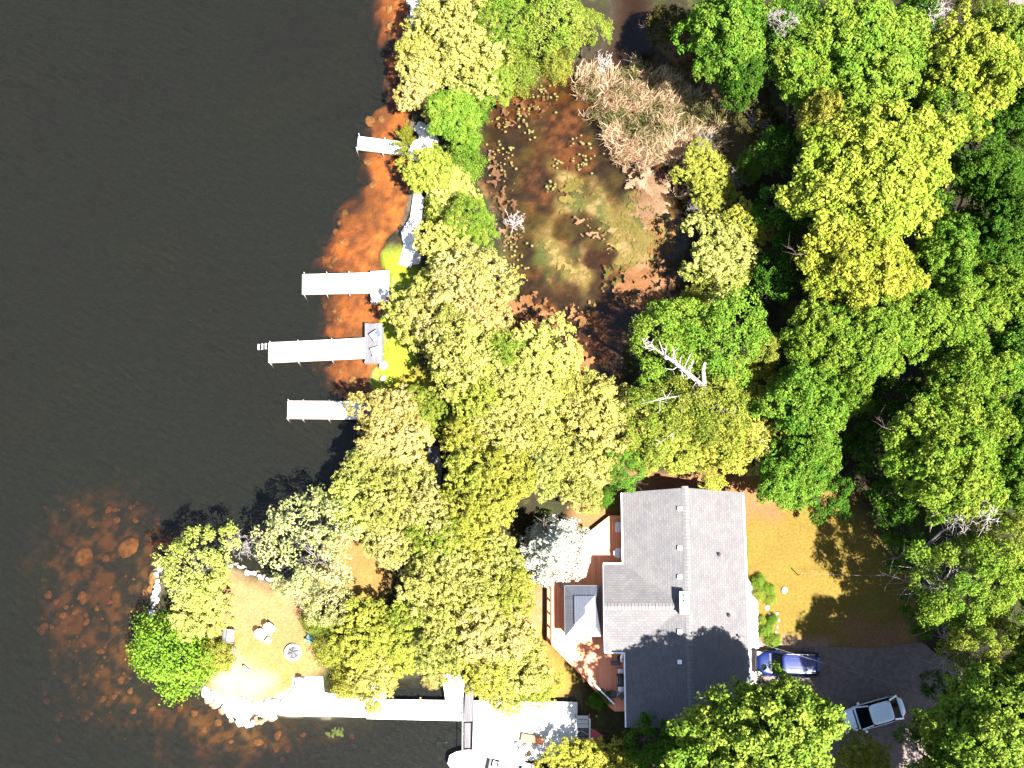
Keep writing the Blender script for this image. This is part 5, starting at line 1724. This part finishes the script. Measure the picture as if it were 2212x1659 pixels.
    ('cedar', 1865, 1650, 44, 5, 'gold', 'yellow bush below the silver car at the bottom edge', 1),
    ('shrub', 1300, 1510, 26, 2, 'deep', 'dark green shrub in the shade beside the bank stairs', 1),
    # --- shaded understory
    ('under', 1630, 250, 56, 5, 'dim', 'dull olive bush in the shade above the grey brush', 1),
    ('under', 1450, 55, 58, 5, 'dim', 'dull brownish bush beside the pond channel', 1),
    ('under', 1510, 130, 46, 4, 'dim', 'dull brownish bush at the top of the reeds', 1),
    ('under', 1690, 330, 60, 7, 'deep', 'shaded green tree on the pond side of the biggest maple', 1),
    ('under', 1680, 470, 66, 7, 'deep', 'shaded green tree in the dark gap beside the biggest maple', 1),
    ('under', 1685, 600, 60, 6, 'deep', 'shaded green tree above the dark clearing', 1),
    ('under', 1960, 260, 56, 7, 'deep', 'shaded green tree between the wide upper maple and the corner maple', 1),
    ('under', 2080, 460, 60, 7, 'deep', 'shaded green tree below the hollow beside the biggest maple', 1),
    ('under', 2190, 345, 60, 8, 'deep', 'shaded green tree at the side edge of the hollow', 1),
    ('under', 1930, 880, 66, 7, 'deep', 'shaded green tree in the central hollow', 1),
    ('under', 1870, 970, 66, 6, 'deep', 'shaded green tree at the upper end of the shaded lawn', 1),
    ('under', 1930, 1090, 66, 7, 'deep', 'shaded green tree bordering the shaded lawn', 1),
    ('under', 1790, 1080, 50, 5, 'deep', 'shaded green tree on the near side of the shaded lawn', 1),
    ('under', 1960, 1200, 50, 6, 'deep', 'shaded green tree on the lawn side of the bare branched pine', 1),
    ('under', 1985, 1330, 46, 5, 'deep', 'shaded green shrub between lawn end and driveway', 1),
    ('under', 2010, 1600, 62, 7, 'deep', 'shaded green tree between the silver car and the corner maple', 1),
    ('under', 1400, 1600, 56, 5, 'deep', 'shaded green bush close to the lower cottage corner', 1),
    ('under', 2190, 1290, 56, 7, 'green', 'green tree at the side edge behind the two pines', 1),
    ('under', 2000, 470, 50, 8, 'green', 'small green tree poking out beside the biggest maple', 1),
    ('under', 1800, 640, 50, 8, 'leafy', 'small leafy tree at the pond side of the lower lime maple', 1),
]
TREES += [
    ('maple', 1684, 1540, 86, 16, 'lime', 'lime maple whose crown joins the huge one right beside the blue car', 1),
    ('under', 2062, 1648, 60, 9, 'deep', 'shaded green tree at the bottom edge below the silver car and the corner maple', 1),
    ('under', 2020, 1480, 36, 4, 'deep', 'shaded shrub on the driveway edge below the lower pine', 1),
    ('maple', 2140, 548, 76, 13, 'deep', 'deep green maple between the side edge and the glade maples', 1),
    ('under', 2110, 310, 60, 8, 'deep', 'shaded green tree in the gap under the lime corner maple', 1),
    ('under', 1980, 40, 50, 8, 'deep', 'shaded green tree between the wide upper maple and the bare top tree', 1),
    ('maple', 1990, 1790, 130, 19, 'lime', 'lime maple out of view, added to shade the silver car', 1),  # this and the next maple are out of view, added to shade the driveway
    ('maple', 2130, 1780, 130, 19, 'green', 'green maple out of view, added to shade the driveway by the corner maple', 1),
    ('maple', 2290, 1480, 130, 19, 'green', 'green maple beyond the lower pine at the side edge', 1),
    ('maple', 2290, 1650, 130, 20, 'lime', 'lime maple beyond the corner maple', 1),
    ('maple', 2290, 1250, 110, 15, 'green', 'green maple beyond the two pines at the side edge', 1),
    ('maple', 2260, 700, 90, 14, 'green', 'green maple beyond the side edge of the hollow', 1),
    ('maple', 2260, 1000, 90, 14, 'green', 'green maple beyond the large one above the pine', 1),
    ('maple', 1900, 1790, 90, 14, 'lime', 'lime maple out of view below the silver car, added for its shade', 1),  # also out of view, added for the shade it casts
]
for k, x, y, r, h, pal, lab, st in TREES:
    tree(k, x, y, r, h, pal, lab, st)

# bare branches of the pines: parts of their tree
BARE = [branch_mesh(400 + i, 9.0, 5.6, 2, .12, n0=34, first=.35, mat='deadwood', twigs=7, spread=1.0, up=.3, tmin=.022) for i in range(2)]
for i, o in enumerate([o for o in COL.objects if o.name.startswith('pine_tree')]):
    b_ = link('bare_branches', BARE[i % 2], o)
    s = [c.scale[0] for c in o.children if c.name.startswith('crown')][0] * 1.02
    b_.scale = (s, s, 1.10)
    b_.rotation_euler = (0, 0, i * 1.3)


def bare(name, label, cat, dx, dy, rpx, h, seed, mat='deadwood', lean=(0, 0), n0=12, levels=3, twigs=4, first=.1, r0=.08, up=.6, zb=None, base=None):
    c = P(dx, dy, h * .5)
    r = rpx * MPP(dy, h * .5)
    z = max(-.4, gz(c.x, c.y)) if zb is None else zb
    t = thing(name, label, cat, (c.x, c.y, z))
    link('trunk', branch_mesh(seed, h, r, levels, r0, n0=n0, first=first, mat=mat, lean=lean, twigs=twigs, up=up, tmin=.02), t)
    return t


bare('dead_shrub', 'small bare grey shrub standing in the channel end of the pond', 'dead shrub', 1305, 128, 32, 2.0, 501, n0=14)
bare('dead_shrub', 'bleached bare bush on the pond bank beside the green leafy trees', 'dead shrub', 1108, 478, 34, 1.6, 502, n0=14)
bare('dead_shrub', 'large grey twiggy brush between the yellow cedars on the pond bank', 'dead shrub', 1545, 440, 62, 2.6, 503, 'greywood', (-.5, -.3), 18, 3, 6)
bare('dead_shrub', 'grey twiggy brush under the slim yellow cedar', 'dead shrub', 1585, 395, 40, 2.4, 504, 'greywood', (.3, .1), 14, 3, 5)
bare('dead_shrub', 'pale arching bare bush at the side of the reed bed', 'dead shrub', 1640, 275, 44, 3.0, 505, 'deadwood', (-.4, -.3), 14, 3, 5)
bare('dead_shrub', 'grey bare brush along the lower edge of the reed bed', 'dead shrub', 1525, 300, 40, 2.2, 506, 'greywood', (0, 0), 14, 3, 5)
bare('dead_branch', 'thin bare branch reaching over the pond from the upper strip', 'branch', 1140, 156, 26, 1.2, 507, n0=8)
bare('dead_tree', 'bare pinkish grey tree at the top edge of the wood', 'dead tree', 2052, 52, 58, 9, 508, 'deadwood', (0, .05), 14, 3, 5, .35, .16)
bare('dead_tree', 'bare grey tree top rising through the upper green ash', 'dead tree', 1712, 45, 46, 14.2, 509, 'greywood', (0, 0), 18, 3, 5, .7, .16)
bare('dead_tree', 'bare twiggy tree among the pale point birches above the cove', 'dead tree', 520, 1170, 46, 5, 510, 'greywood', (.1, .2), 16, 3, 5, .3, .08)
bare('dead_tree', 'bare grey tree top poking through the broad hollow maple row', 'dead tree', 2130, 715, 44, 13.8, 511, 'deadwood', (0, 0), 14, 3, 5, .75, .14)
bare('dead_tree', 'bare grey tree leaning out of the pine edge over the shaded lawn', 'dead tree', 2000, 1200, 92, 14, 512, 'deadwood', (-.1, .1), 16, 3, 5, .5, .13)
bare('dead_tree', 'bare drooping tree at the driveway end below the lower pine', 'dead tree', 2068, 1450, 76, 13, 513, 'deadwood', (-.05, -.1), 16, 3, 5, .5, .13)
# the bleached fallen limb resting in the ash crowns
A, B = P(1523, 838, 8.6), P(1388, 736, 11.6)
dl = thing('dead_limb', 'thick bleached dead limb resting across the green ash crowns', 'dead limb', tuple(A))
mb = MB()
pts = [A.lerp(B, t) + Vector((0, 0, .5 * math.sin(t * 3))) for t in (0, .2, .4, .6, .8, 1)]
mb.path(pts, [.17, .15, .12, .09, .05, .02], 8)
mb.path([A + Vector((0, 0, -6)), A + Vector((0, 0, -.4)), A, P(1519, 800, 9.6), P(1523, 784, 10.6)], [.26, .2, .17, .13, .08], 8)
r_ = random.Random(5)
for i in range(34):
    t = r_.uniform(.12, .98)
    p0 = A.lerp(B, t) + Vector((0, 0, .5 * math.sin(t * 3)))
    d = Vector((r_.uniform(-1.2, .4), r_.uniform(-.9, 1.1), r_.uniform(.2, 1.2))).normalized()
    L = r_.uniform(.5, 1.7) * (1.1 - .5 * t)
    p1 = p0 + d * L * .5
    p2 = p1 + (d + Vector((r_.gauss(0, .3), r_.gauss(0, .3), .1))).normalized() * L * .5
    mb.path([p0, p1, p2], [.05, .03, .008], 5)
    p3 = p1 + (d + Vector((r_.gauss(0, .6), r_.gauss(0, .6), .2))).normalized() * L * .4
    mb.path([p1, p3], [.02, .006], 4)
mb.build('limb', M['deadwood'], dl, tuple(A))
for i, (a, b_, a2, b2, h) in enumerate([(1520, 860, 1590, 900, 9.3), (1515, 850, 1385, 872, 9.4), (1480, 920, 1420, 960, 8.2)]):
    q0, q1 = P(a, b_, h - 1.2), P(a2, b2, h + .4)
    mb = MB()
    mb.path([q0, q0.lerp(q1, .5) + Vector((0, 0, .5)), q1], [.045, .03, .008], 5)
    for j in range(9):
        t = r_.uniform(.3, 1)
        p0 = q0.lerp(q1, t) + Vector((0, 0, .4))
        mb.path([p0, p0 + Vector((r_.gauss(0, .5), r_.gauss(0, .5), r_.uniform(0, .6)))], [.025, .006], 4)
    mb.build('limb', M['deadwood'], dl, tuple(A))

# ------------------------------------------------------------------ plants in and around the pond
WET = m_soil = bpy.data.materials['soil_and_grass']


def mat_mesh(name, label, zones, z=.002, step=.075, kind='stuff'):
    """floating weed: thin cushions with ragged edges, cells of a jittered grid"""
    V, F, CC = [], [], []
    off = 0
    for zi, (poly, thr, nsc, c0, c1, lift) in enumerate(zones):
        pw_ = PP(poly)
        xs_ = np.arange(min(p[0] for p in pw_), max(p[0] for p in pw_), step)
        ys_ = np.arange(min(p[1] for p in pw_), max(p[1] for p in pw_), step)
        X, Y = np.meshgrid(xs_, ys_)
        nx, ny = len(xs_), len(ys_)
        X, Y = X.ravel(), Y.ravel()
        sd = sdf(pw_, X, Y)
        nz = fbm(X, Y, nsc, 700 + zi * 31, 5)
        mask = sstep(.6, -1.2, sd) * 1.0 + (nz - .5) * 1.9 + (fbm(X, Y, .26, 790 + zi, 3) - .5) * 1.3 + rng.uniform(-.22, .22, len(X))
        X = X + rng.uniform(-.3, .3, len(X)) * step
        Y = Y + rng.uniform(-.3, .3, len(Y)) * step
        Z = z + zi * .004 + np.clip(mask - thr, 0, .6) * lift * .5 + rng.uniform(0, .012, len(X))
        i = np.arange((ny - 1) * (nx - 1))
        r0, c_ = i // (nx - 1), i % (nx - 1)
        a = r0 * nx + c_
        q = np.stack([a, a + 1, a + nx + 1, a + nx], 1)
        q = q[(mask[q] > thr).sum(1) >= 3]
        used = np.unique(q)
        remap = np.full(len(X), -1)
        remap[used] = np.arange(len(used))
        V.append(np.stack([X, Y, Z], 1)[used])
        F.append(remap[q] + off)
        off += len(used)
        n_ = fbm(X, Y, .5, 720 + zi, 3)[used]
        n_2 = fbm(X, Y, 1.9, 740 + zi, 3)[used]
        cc = np.array(c0) + (np.array(c1) - np.array(c0)) * sstep(.35, .65, n_2)[:, None]
        CC.append(cc * (.7 + .6 * n_)[:, None])
    V, F, CC = np.concatenate(V), np.concatenate(F), np.concatenate(CC)
    me = bpy.data.meshes.new(name)
    fill(me, V, F)
    ca_ = me.attributes.new('soil', 'FLOAT_COLOR', 'POINT')
    ca_.data.foreach_set('color', np.concatenate([CC, np.ones((len(CC), 1))], 1).astype(np.float32).ravel())
    me.materials.append(WET)
    return props(link(name, me), label, 'pond weed', kind=kind)


mat_mesh('algae', 'yellow green algae mat spread over the middle of the pond', [
    ([(1195, 360), (1262, 366), (1290, 420), (1320, 440), (1390, 400), (1470, 470), (1470, 540), (1400, 600), (1310, 580), (1290, 520), (1270, 470), (1230, 470), (1200, 500), (1290, 590), (1270, 640), (1180, 590), (1160, 520), (1200, 440)], 1.02, .55, (.075, .060, .014), (.120, .090, .030), .02),
    ([(1280, 560), (1420, 540), (1400, 640), (1290, 640)], 1.1, .6, (.050, .040, .009), (.085, .065, .016), .05)])
mat_mesh('floating_weed', 'orange brown floating weed in ragged patches on the pond', [
    ([(1080, 620), (1180, 625), (1215, 690), (1200, 745), (1120, 750), (1082, 700)], .90, .55, (.115, .052, .020), (.150, .075, .034), .05),
    ([(1310, 580), (1400, 545), (1480, 590), (1470, 660), (1390, 690), (1300, 650)], .66, .7, (.115, .052, .022), (.150, .080, .040), .05),
    ([(1228, 728), (1285, 735), (1285, 800), (1245, 835), (1230, 790)], .70, .8, (.115, .052, .018), (.14, .07, .028), .05),
    ([(1090, 690), (1290, 620), (1320, 760), (1180, 770)], 1.16, .40, (.115, .055, .022), (.14, .075, .034), .04),
    ([(1220, 440), (1330, 460), (1420, 520), (1320, 570), (1230, 520)], 1.12, .40, (.120, .066, .030), (.15, .085, .046), .04),
    ([(1330, 690), (1460, 650), (1400, 780), (1330, 800)], 1.12, .45, (.08, .04, .02), (.11, .056, .028), .04),
    ([(1370, 440), (1480, 470), (1480, 560), (1400, 580)], .90, .45, (.095, .048, .016), (.125, .066, .028), .06),
    ([(1035, 330), (1075, 300), (1140, 430), (1150, 520), (1080, 570), (1045, 470)], 1.10, .32, (.080, .040, .020), (.130, .085, .058), .06),
    ([(1060, 210), (1180, 180), (1230, 230), (1130, 300), (1050, 290)], 1.20, .32, (.075, .034, .014), (.110, .060, .030), .05)])
mat_mesh('water_weed', 'bright green weed patch under the water south of the boardwalk', [([(695, 1565), (735, 1562), (760, 1590), (755, 1608), (715, 1600)], .72, .7, (.055, .085, .012), (.10, .14, .022), .02)], z=-.12)
mat_mesh('dead_reed_mat', 'pale tan ring of flattened dead reeds at the edge of the pond', [
    ([(1330, 370), (1400, 350), (1450, 385), (1450, 460), (1395, 495), (1350, 470), (1385, 440), (1390, 410), (1350, 400)], .52, .9, (.115, .070, .040), (.20, .140, .095), .12),
    ([(1340, 380), (1440, 380), (1440, 480), (1360, 480)], .85, .7, (.085, .045, .025), (.12, .07, .04), .08)])


def reed_mesh(name, label, zones, n):
    r = np.random.default_rng(33)
    cen, dirs, wid, tone, val, ln = [], [], [], [], [], []
    for poly, share, h in zones:
        pw_ = PP(poly)
        m = int(n * share)
        X = r.uniform(min(p[0] for p in pw_), max(p[0] for p in pw_), m * 3)
        Y = r.uniform(min(p[1] for p in pw_), max(p[1] for p in pw_), m * 3)
        ok = (sdf(pw_, X, Y) + (fbm(X, Y, 1.6, 77) - .5) * 2.2 < 0)
        X, Y = X[ok][:m], Y[ok][:m]
        m = len(X)
        cl = fbm(X, Y, .8, 91)
        cen.append(np.stack([X, Y, np.full(m, -.05)], 1))
        ld = fbm(X, Y, 2.5, 95) * 12
        d = np.stack([np.cos(ld) * .35, np.sin(ld) * .35, np.ones(m)], 1) + r.normal(0, .28, (m, 3)) * [1, 1, .1]
        dirs.append(d / np.linalg.norm(d, axis=1)[:, None])
        ln.append(h * r.uniform(.55, 1.1, m))
        tone.append(np.clip(sstep(.40, .56, cl) * .85 + r.normal(0, .28, m), 0, 1))
        val.append(np.clip(r.normal(1, .25, m), .4, 1.7))
    c, d, L = np.concatenate(cen), np.concatenate(dirs), np.concatenate(ln)
    tone, val = np.concatenate(tone), np.concatenate(val)
    m = len(c)
    s = np.cross(d, unit(r, m))
    s /= np.linalg.norm(s, axis=1)[:, None]
    w_ = r.uniform(.014, .030, m)[:, None]
    mid = c + d * (L * .6)[:, None]
    bend = unit(r, m) * [1, 1, .2]
    tip = mid + (d * .8 + bend * .6) * (L * .4)[:, None]
    V = np.stack([c - s * w_, c + s * w_, mid + s * w_, mid - s * w_, tip + s * w_ * .3, tip - s * w_ * .3], 1).reshape(-1, 3)
    b0 = np.arange(m) * 6
    F = np.concatenate([np.stack([b0, b0 + 1, b0 + 2, b0 + 3], 1), np.stack([b0 + 3, b0 + 2, b0 + 4, b0 + 5], 1)])
    me = bpy.data.meshes.new(name)
    fill(me, V, F)
    for nm, a in (('tone', tone), ('val', val)):
        at_ = me.attributes.new(nm, 'FLOAT', 'FACE')
        at_.data.foreach_set('value', np.concatenate([a, a]).astype(np.float32))
    me.materials.append(M['leaf'])
    o = props(link(name, me), label, 'reeds', kind='stuff')
    o.color = (.110, .125, .032, 1)
    o['col2'] = (.66, .46, .31)
    return o


reed_mesh('reeds', 'pale tan reeds standing along the upper east side of the pond', [
    ([(1318, 175), (1390, 135), (1450, 170), (1500, 205), (1556, 245), (1556, 310), (1500, 345), (1440, 362), (1380, 372), (1320, 340), (1300, 290), (1315, 230)], .80, 1.7),
    ([(1240, 165), (1290, 150), (1330, 190), (1315, 270), (1262, 250)], .10, 1.4),
    ([(1400, 320), (1560, 310), (1540, 380), (1440, 390)], .10, 1.3),
    ([(1430, 350), (1540, 330), (1560, 420), (1500, 480), (1455, 430)], .10, .9)], 11500)

pad = MB()
pv = [(0, 0, 0)] + [(math.cos(t), math.sin(t), 0) for t in [.22 + (5.84 * i / 10) for i in range(11)]]
pad.add(pv, [(0, i, i + 1) for i in range(1, 11)])
PADM = noise_mat('lily_pad_leaf', (.075, .075, .012), (.13, .12, .035), 3, .5)
pad0 = None
r_ = random.Random(9)


def Z2(zx, zy): return (950 + zx / 2.765) * .768, (zy / 2.765) * .768


def ZB3(zx, zy): return (1300 + zx / 2.37) * .768, (400 + zy / 2.37) * .768


CL = [(Z2(1600, 720), 24, 20, 30), (Z2(1440, 900), 14, 14, 22), (Z2(1265, 960), 11, 14, 15), (Z2(1500, 1035), 11, 8, 8), (Z2(1265, 1230), 16, 24, 32), (Z2(1340, 1155), 6, 5, 5),
      (Z2(1895, 1115), 14, 10, 12), (Z2(1900, 1260), 14, 12, 13), (Z2(1690, 1275), 12, 8, 7), (Z2(1650, 1450), 8, 10, 6), (ZB3(345, 760), 24, 30, 42), (ZB3(590, 295), 8, 8, 6), (ZB3(805, 130), 9, 8, 8), (ZB3(300, 640), 16, 14, 10)]
for (a, b_), sx, sy, n in CL:
    for i in range(n):
        p = P(a + r_.gauss(0, sx), b_ + r_.gauss(0, sy), 0)
        if pad0 is None:
            o = pad0 = pad.build('lily_pad', PADM)
        else:
            o = pad0.copy()
            COL.objects.link(o)
        s = r_.uniform(.06, .12)
        o.location = (p.x, p.y, .004 + r_.uniform(0, .004))
        o.scale = (s, s * r_.uniform(.8, 1), s)
        o.rotation_euler = (r_.uniform(-.04, .04), r_.uniform(-.04, .04), r_.uniform(0, 6.28))
        props(o, 'small yellow green lily pad floating on the brown pond', 'lily pad', 'lily pads in loose clusters on the pond')

# leafy sprig leaning over the tilted dock
r2 = np.random.default_rng(3)
sb = P(884, 318, .8)
t = thing('willow_sapling', 'leaning willow sapling with feathery sprigs over the tilted dock', 'sapling', (sb.x, sb.y, .45))
cs, ns = [], []
mb = MB()
for i in range(9):
    a, b_ = [(855, 285), (876, 268), (868, 280), (888, 275), (850, 310), (862, 330), (895, 300), (870, 345), (880, 292)][i]
    e = P(a, b_, 1.7) - Vector((sb.x, sb.y, .45))
    ts = np.linspace(.25, 1, 70)
    pts_ = np.array([[e.x * q, e.y * q, e.z * q + .5 * math.sin(q * 3.1)] for q in ts])
    cs.append(np.repeat(pts_, 3, 0) + r2.normal(0, .07, (210, 3)))
    ns.append(np.tile([0, 0, 1.0], (210, 1)))
    mb.path([(0, 0, 0), tuple(pts_[20]), tuple(pts_[45]), tuple(pts_[-1])], [.035, .025, .018, .006], 5)
cs, ns = np.concatenate(cs), np.concatenate(ns)
me = leaves_mesh('foliage', cs, ns, np.full(len(cs), .15), r2.uniform(0, 1, len(cs)), np.clip(r2.normal(1, .15, len(cs)), .6, 1.4), 5, .4)
o = link('foliage', me, t)
o.color = (.10, .13, .012, 1)
o['col2'] = (.17, .16, .02)
mb.build('stems', M['bark'], t)

# flower beds by the east path
for i, (a, b_, r, h, pal, lab) in enumerate([
    (1638, 1256, 17, .9, 'leafy', 'round green plant at the top of the upper flower bed'), (1658, 1272, 16, .8, 'leafy', 'green plant on the lawn side of the upper flower bed'),
    (1640, 1284, 15, .7, 'limegold', 'yellowish green plant by the path in the upper flower bed'), (1664, 1296, 13, .6, 'limegold', 'small yellowish plant at the lower end of the upper flower bed'),
    (1668, 1338, 12, .8, 'green', 'dark green round bush in the lower flower bed ringed by pale stones'), (1654, 1362, 15, .7, 'leafy', 'green plant in the middle of the lower flower bed'),
    (1670, 1384, 17, .7, 'leafy', 'spreading green plant at the driveway end of the lower flower bed'), (1646, 1340, 10, .5, 'limegold', 'small yellowish plant by the path in the lower flower bed')]):
    tree('shrub', a, b_, r, h, pal, lab)
for i, (a, b_) in enumerate([(1678, 1326), (1682, 1340), (1680, 1354), (1662, 1326), (1676, 1366)]):
    rock('garden_stone', 'pale stone in the ring round the dark green bed bush', a, b_, 4, .3, False, 'edging stones of the lower flower bed')

# ------------------------------------------------------------------ cars
def plan(x0, x1, w_, z, ef=4.0, n=36, taper=0.0):
    c, a = (x0 + x1) / 2, (x1 - x0) / 2
    out_ = []
    for i in range(n):
        t = 2 * math.pi * i / n
        ct, st = math.cos(t), math.sin(t)
        x = c + a * math.copysign(abs(ct) ** (2 / ef), ct)
        y = w_ / 2 * math.copysign(abs(st) ** (2 / ef), st)
        out_.append((x, y * (1 - taper * max(0, -(x - c) / a)), z))
    return out_


def car(label, loc, rz, paint, suv):
    L, Wd, Ht = (4.65, 1.86, 1.70) if suv else (4.75, 1.82, 1.44)
    t = thing('parked_car', label, 'car', loc, rz)
    f, r0 = -L / 2, L / 2
    zb = .95 if suv else .84
    MB().loft([plan(f + .1, r0 - .1, Wd - .16, .24, 5, taper=.05), plan(f + .02, r0 - .03, Wd - .02, .42, 5, taper=.05), plan(f, r0, Wd, .62, 4.6, taper=.06), plan(f + .07, r0 - .05, Wd - .05, zb - .12, 4.2, taper=.07),
               plan(f + .18, r0 - .12, Wd - .14, zb - .02, 4.0, taper=.08), plan(f + .35, r0 - .25, Wd - .32, zb + .03, 3.6, taper=.10)]).build('body', M[paint], t)
    # glasshouse
    if suv: w0, w1, q0, q1 = f + 1.05, r0 - .10, f + 1.75, r0 - .42
    else: w0, w1, q0, q1 = f + 1.1, r0 - .36, f + 2.05, r0 - 1.12
    wb, wt = Wd - .12, Wd - .46
    MB().loft([plan(w0, w1, wb, zb - .04, 9), plan(q0 + .02, q1 - .02, wt + .02, Ht - .035, 7)]).build('window_glass', M['car_glass'], t, flat=True)
    rp = MB().loft([plan(q0 - .03, q1 + .03, wt + .06, Ht - .05, 6), plan(q0, q1, wt, Ht - .012, 5.5), plan(q0 + .12, q1 - .12, wt - .24, Ht + .012, 5)])
    roof_ = rp.build('roof', M[paint], t)
    for s in (-1, 1):
        MB().beam((w0 + .02, s * (wb / 2 - .03), zb), (q0, s * (wt / 2), Ht - .05), .09, .05).build('pillar', M[paint], t)
        MB().beam((w1 - .02, s * (wb / 2 - .03), zb), (q1, s * (wt / 2), Ht - .05), .12, .05).build('pillar', M[paint], t)
        MB().beam(((w0 + w1) / 2 + .1, s * (wb / 2 + .008), zb), ((q0 + q1) / 2, s * (wt / 2 + .02), Ht - .05), .05, .03).build('pillar', M['black'], t)
        MB().loft([plan(-.11, .09, .22, zb + .05, 3, 12), plan(-.09, .07, .18, zb + .19, 3, 12)]).build('wing_mirror', M[paint], t).location = (w0 + .42, s * (Wd / 2 + .07), 0)
        for x in (f + .88, r0 - .95):
            wh = MB().tube((x, s * (Wd / 2 - .20), .33), (x, s * (Wd / 2 + .012), .33), .33, .33, 20).build('wheel', M['tyre'], t)
            MB().tube((x, s * (Wd / 2 + .0), .33), (x, s * (Wd / 2 + .02), .33), .2, .19, 14).build('rim', M['steel'], wh)
        MB().loft([plan(f + .05, f + .38, .36, zb - .22, 3, 16), plan(f + .12, f + .42, .32, zb - .10, 3, 16)]).build('headlight', M['steel'], t).location = (0, s * (Wd / 2 - .26), 0)
        MB().loft([plan(r0 - .26, r0 - .035, .34, zb - .26, 3, 16), plan(r0 - .28, r0 - .07, .30, zb - .10, 3, 16)]).build('tail_light', M['tail'], t).location = (0, s * (Wd / 2 - .25), 0)
        if suv:
            MB().path([(q0 + .25, s * (wt / 2 - .06), Ht), (q0 + .35, s * (wt / 2 - .06), Ht + .055), (q1 - .25, s * (wt / 2 - .06), Ht + .055), (q1 - .12, s * (wt / 2 - .06), Ht)], [.02] * 4, 6).build('roof_rail', M['steel'], t)
    if suv:
        for yy in (-.36, -.12, .12, .36): MB().box(q0 + .5, q1 - .35, yy - .022, yy + .022, Ht + .006, Ht + .024).build('roof_rib', M[paint], roof_, bevel=.008)
        MB().box(r0 - .30, r0 - .02, -.5, .5, Ht - .06, Ht - .02).build('spoiler', M[paint], t, bevel=.01).location = (-.15, 0, 0)
    MB().beam((w0 - .06, -wb * .40, zb + .045), (w0 - .06, wb * .40, zb + .045), .10, .02).build('wiper_cowl', M['black'], t)
    return t


p = P(1702, 1434, 1.6)
car('dark blue family car under the huge maple on the driveway edge', (p.x, p.y, .935), math.radians(-1.5), 'car_blue', True)
p = P(1884, 1543, 1.4)
car('silver saloon car on the shaded driveway', (p.x, p.y, .935), math.radians(15), 'car_silver', False)

# ------------------------------------------------------------------ cables
def cable(name, label, a, b_, sag, r, n=16):
    pts_ = [a.lerp(b_, i / n) + Vector((0, 0, -sag * 4 * (i / n) * (1 - i / n))) for i in range(n + 1)]
    return props(MB().path(pts_, [r] * (n + 1), 6).build(name, M['bench']), label, 'cable')


up = P(2330, 1592, 8.0)
cable('supply_cable', 'thin pale supply cable from the cottage roof over the blue car', mast_top, up, 1.0, .009, 24)
q = thing('utility_pole', 'wooden utility pole among the trees at the end of the supply cable', 'pole', (up.x, up.y, .8))
MB().tube((0, 0, -.4), (0, 0, 8.0), .15, .11, 10).build('pole', M['beam'], q)
MB().beam((-.7, 0, 7.2), (.7, 0, 7.2), .09, .11).build('crossarm', M['beam'], q)
a, b_ = P(1732, 1239, 2.2), P(1960, 1246, 2.8)
cable('rope', 'thin white rope strung above the shaded east lawn', a, b_, .12, .006)
bpy.data.objects['rope']['category'] = 'rope'
q = thing('line_post', 'slim post holding the white rope on the east lawn', 'post', (a.x, a.y, .9))
MB().tube((0, 0, -.1), (0, 0, 1.36), .035, .03, 8).lathe([(.05, 1.36), (.045, 1.40), (0, 1.42)], 8).build('pole', M['beam'], q)
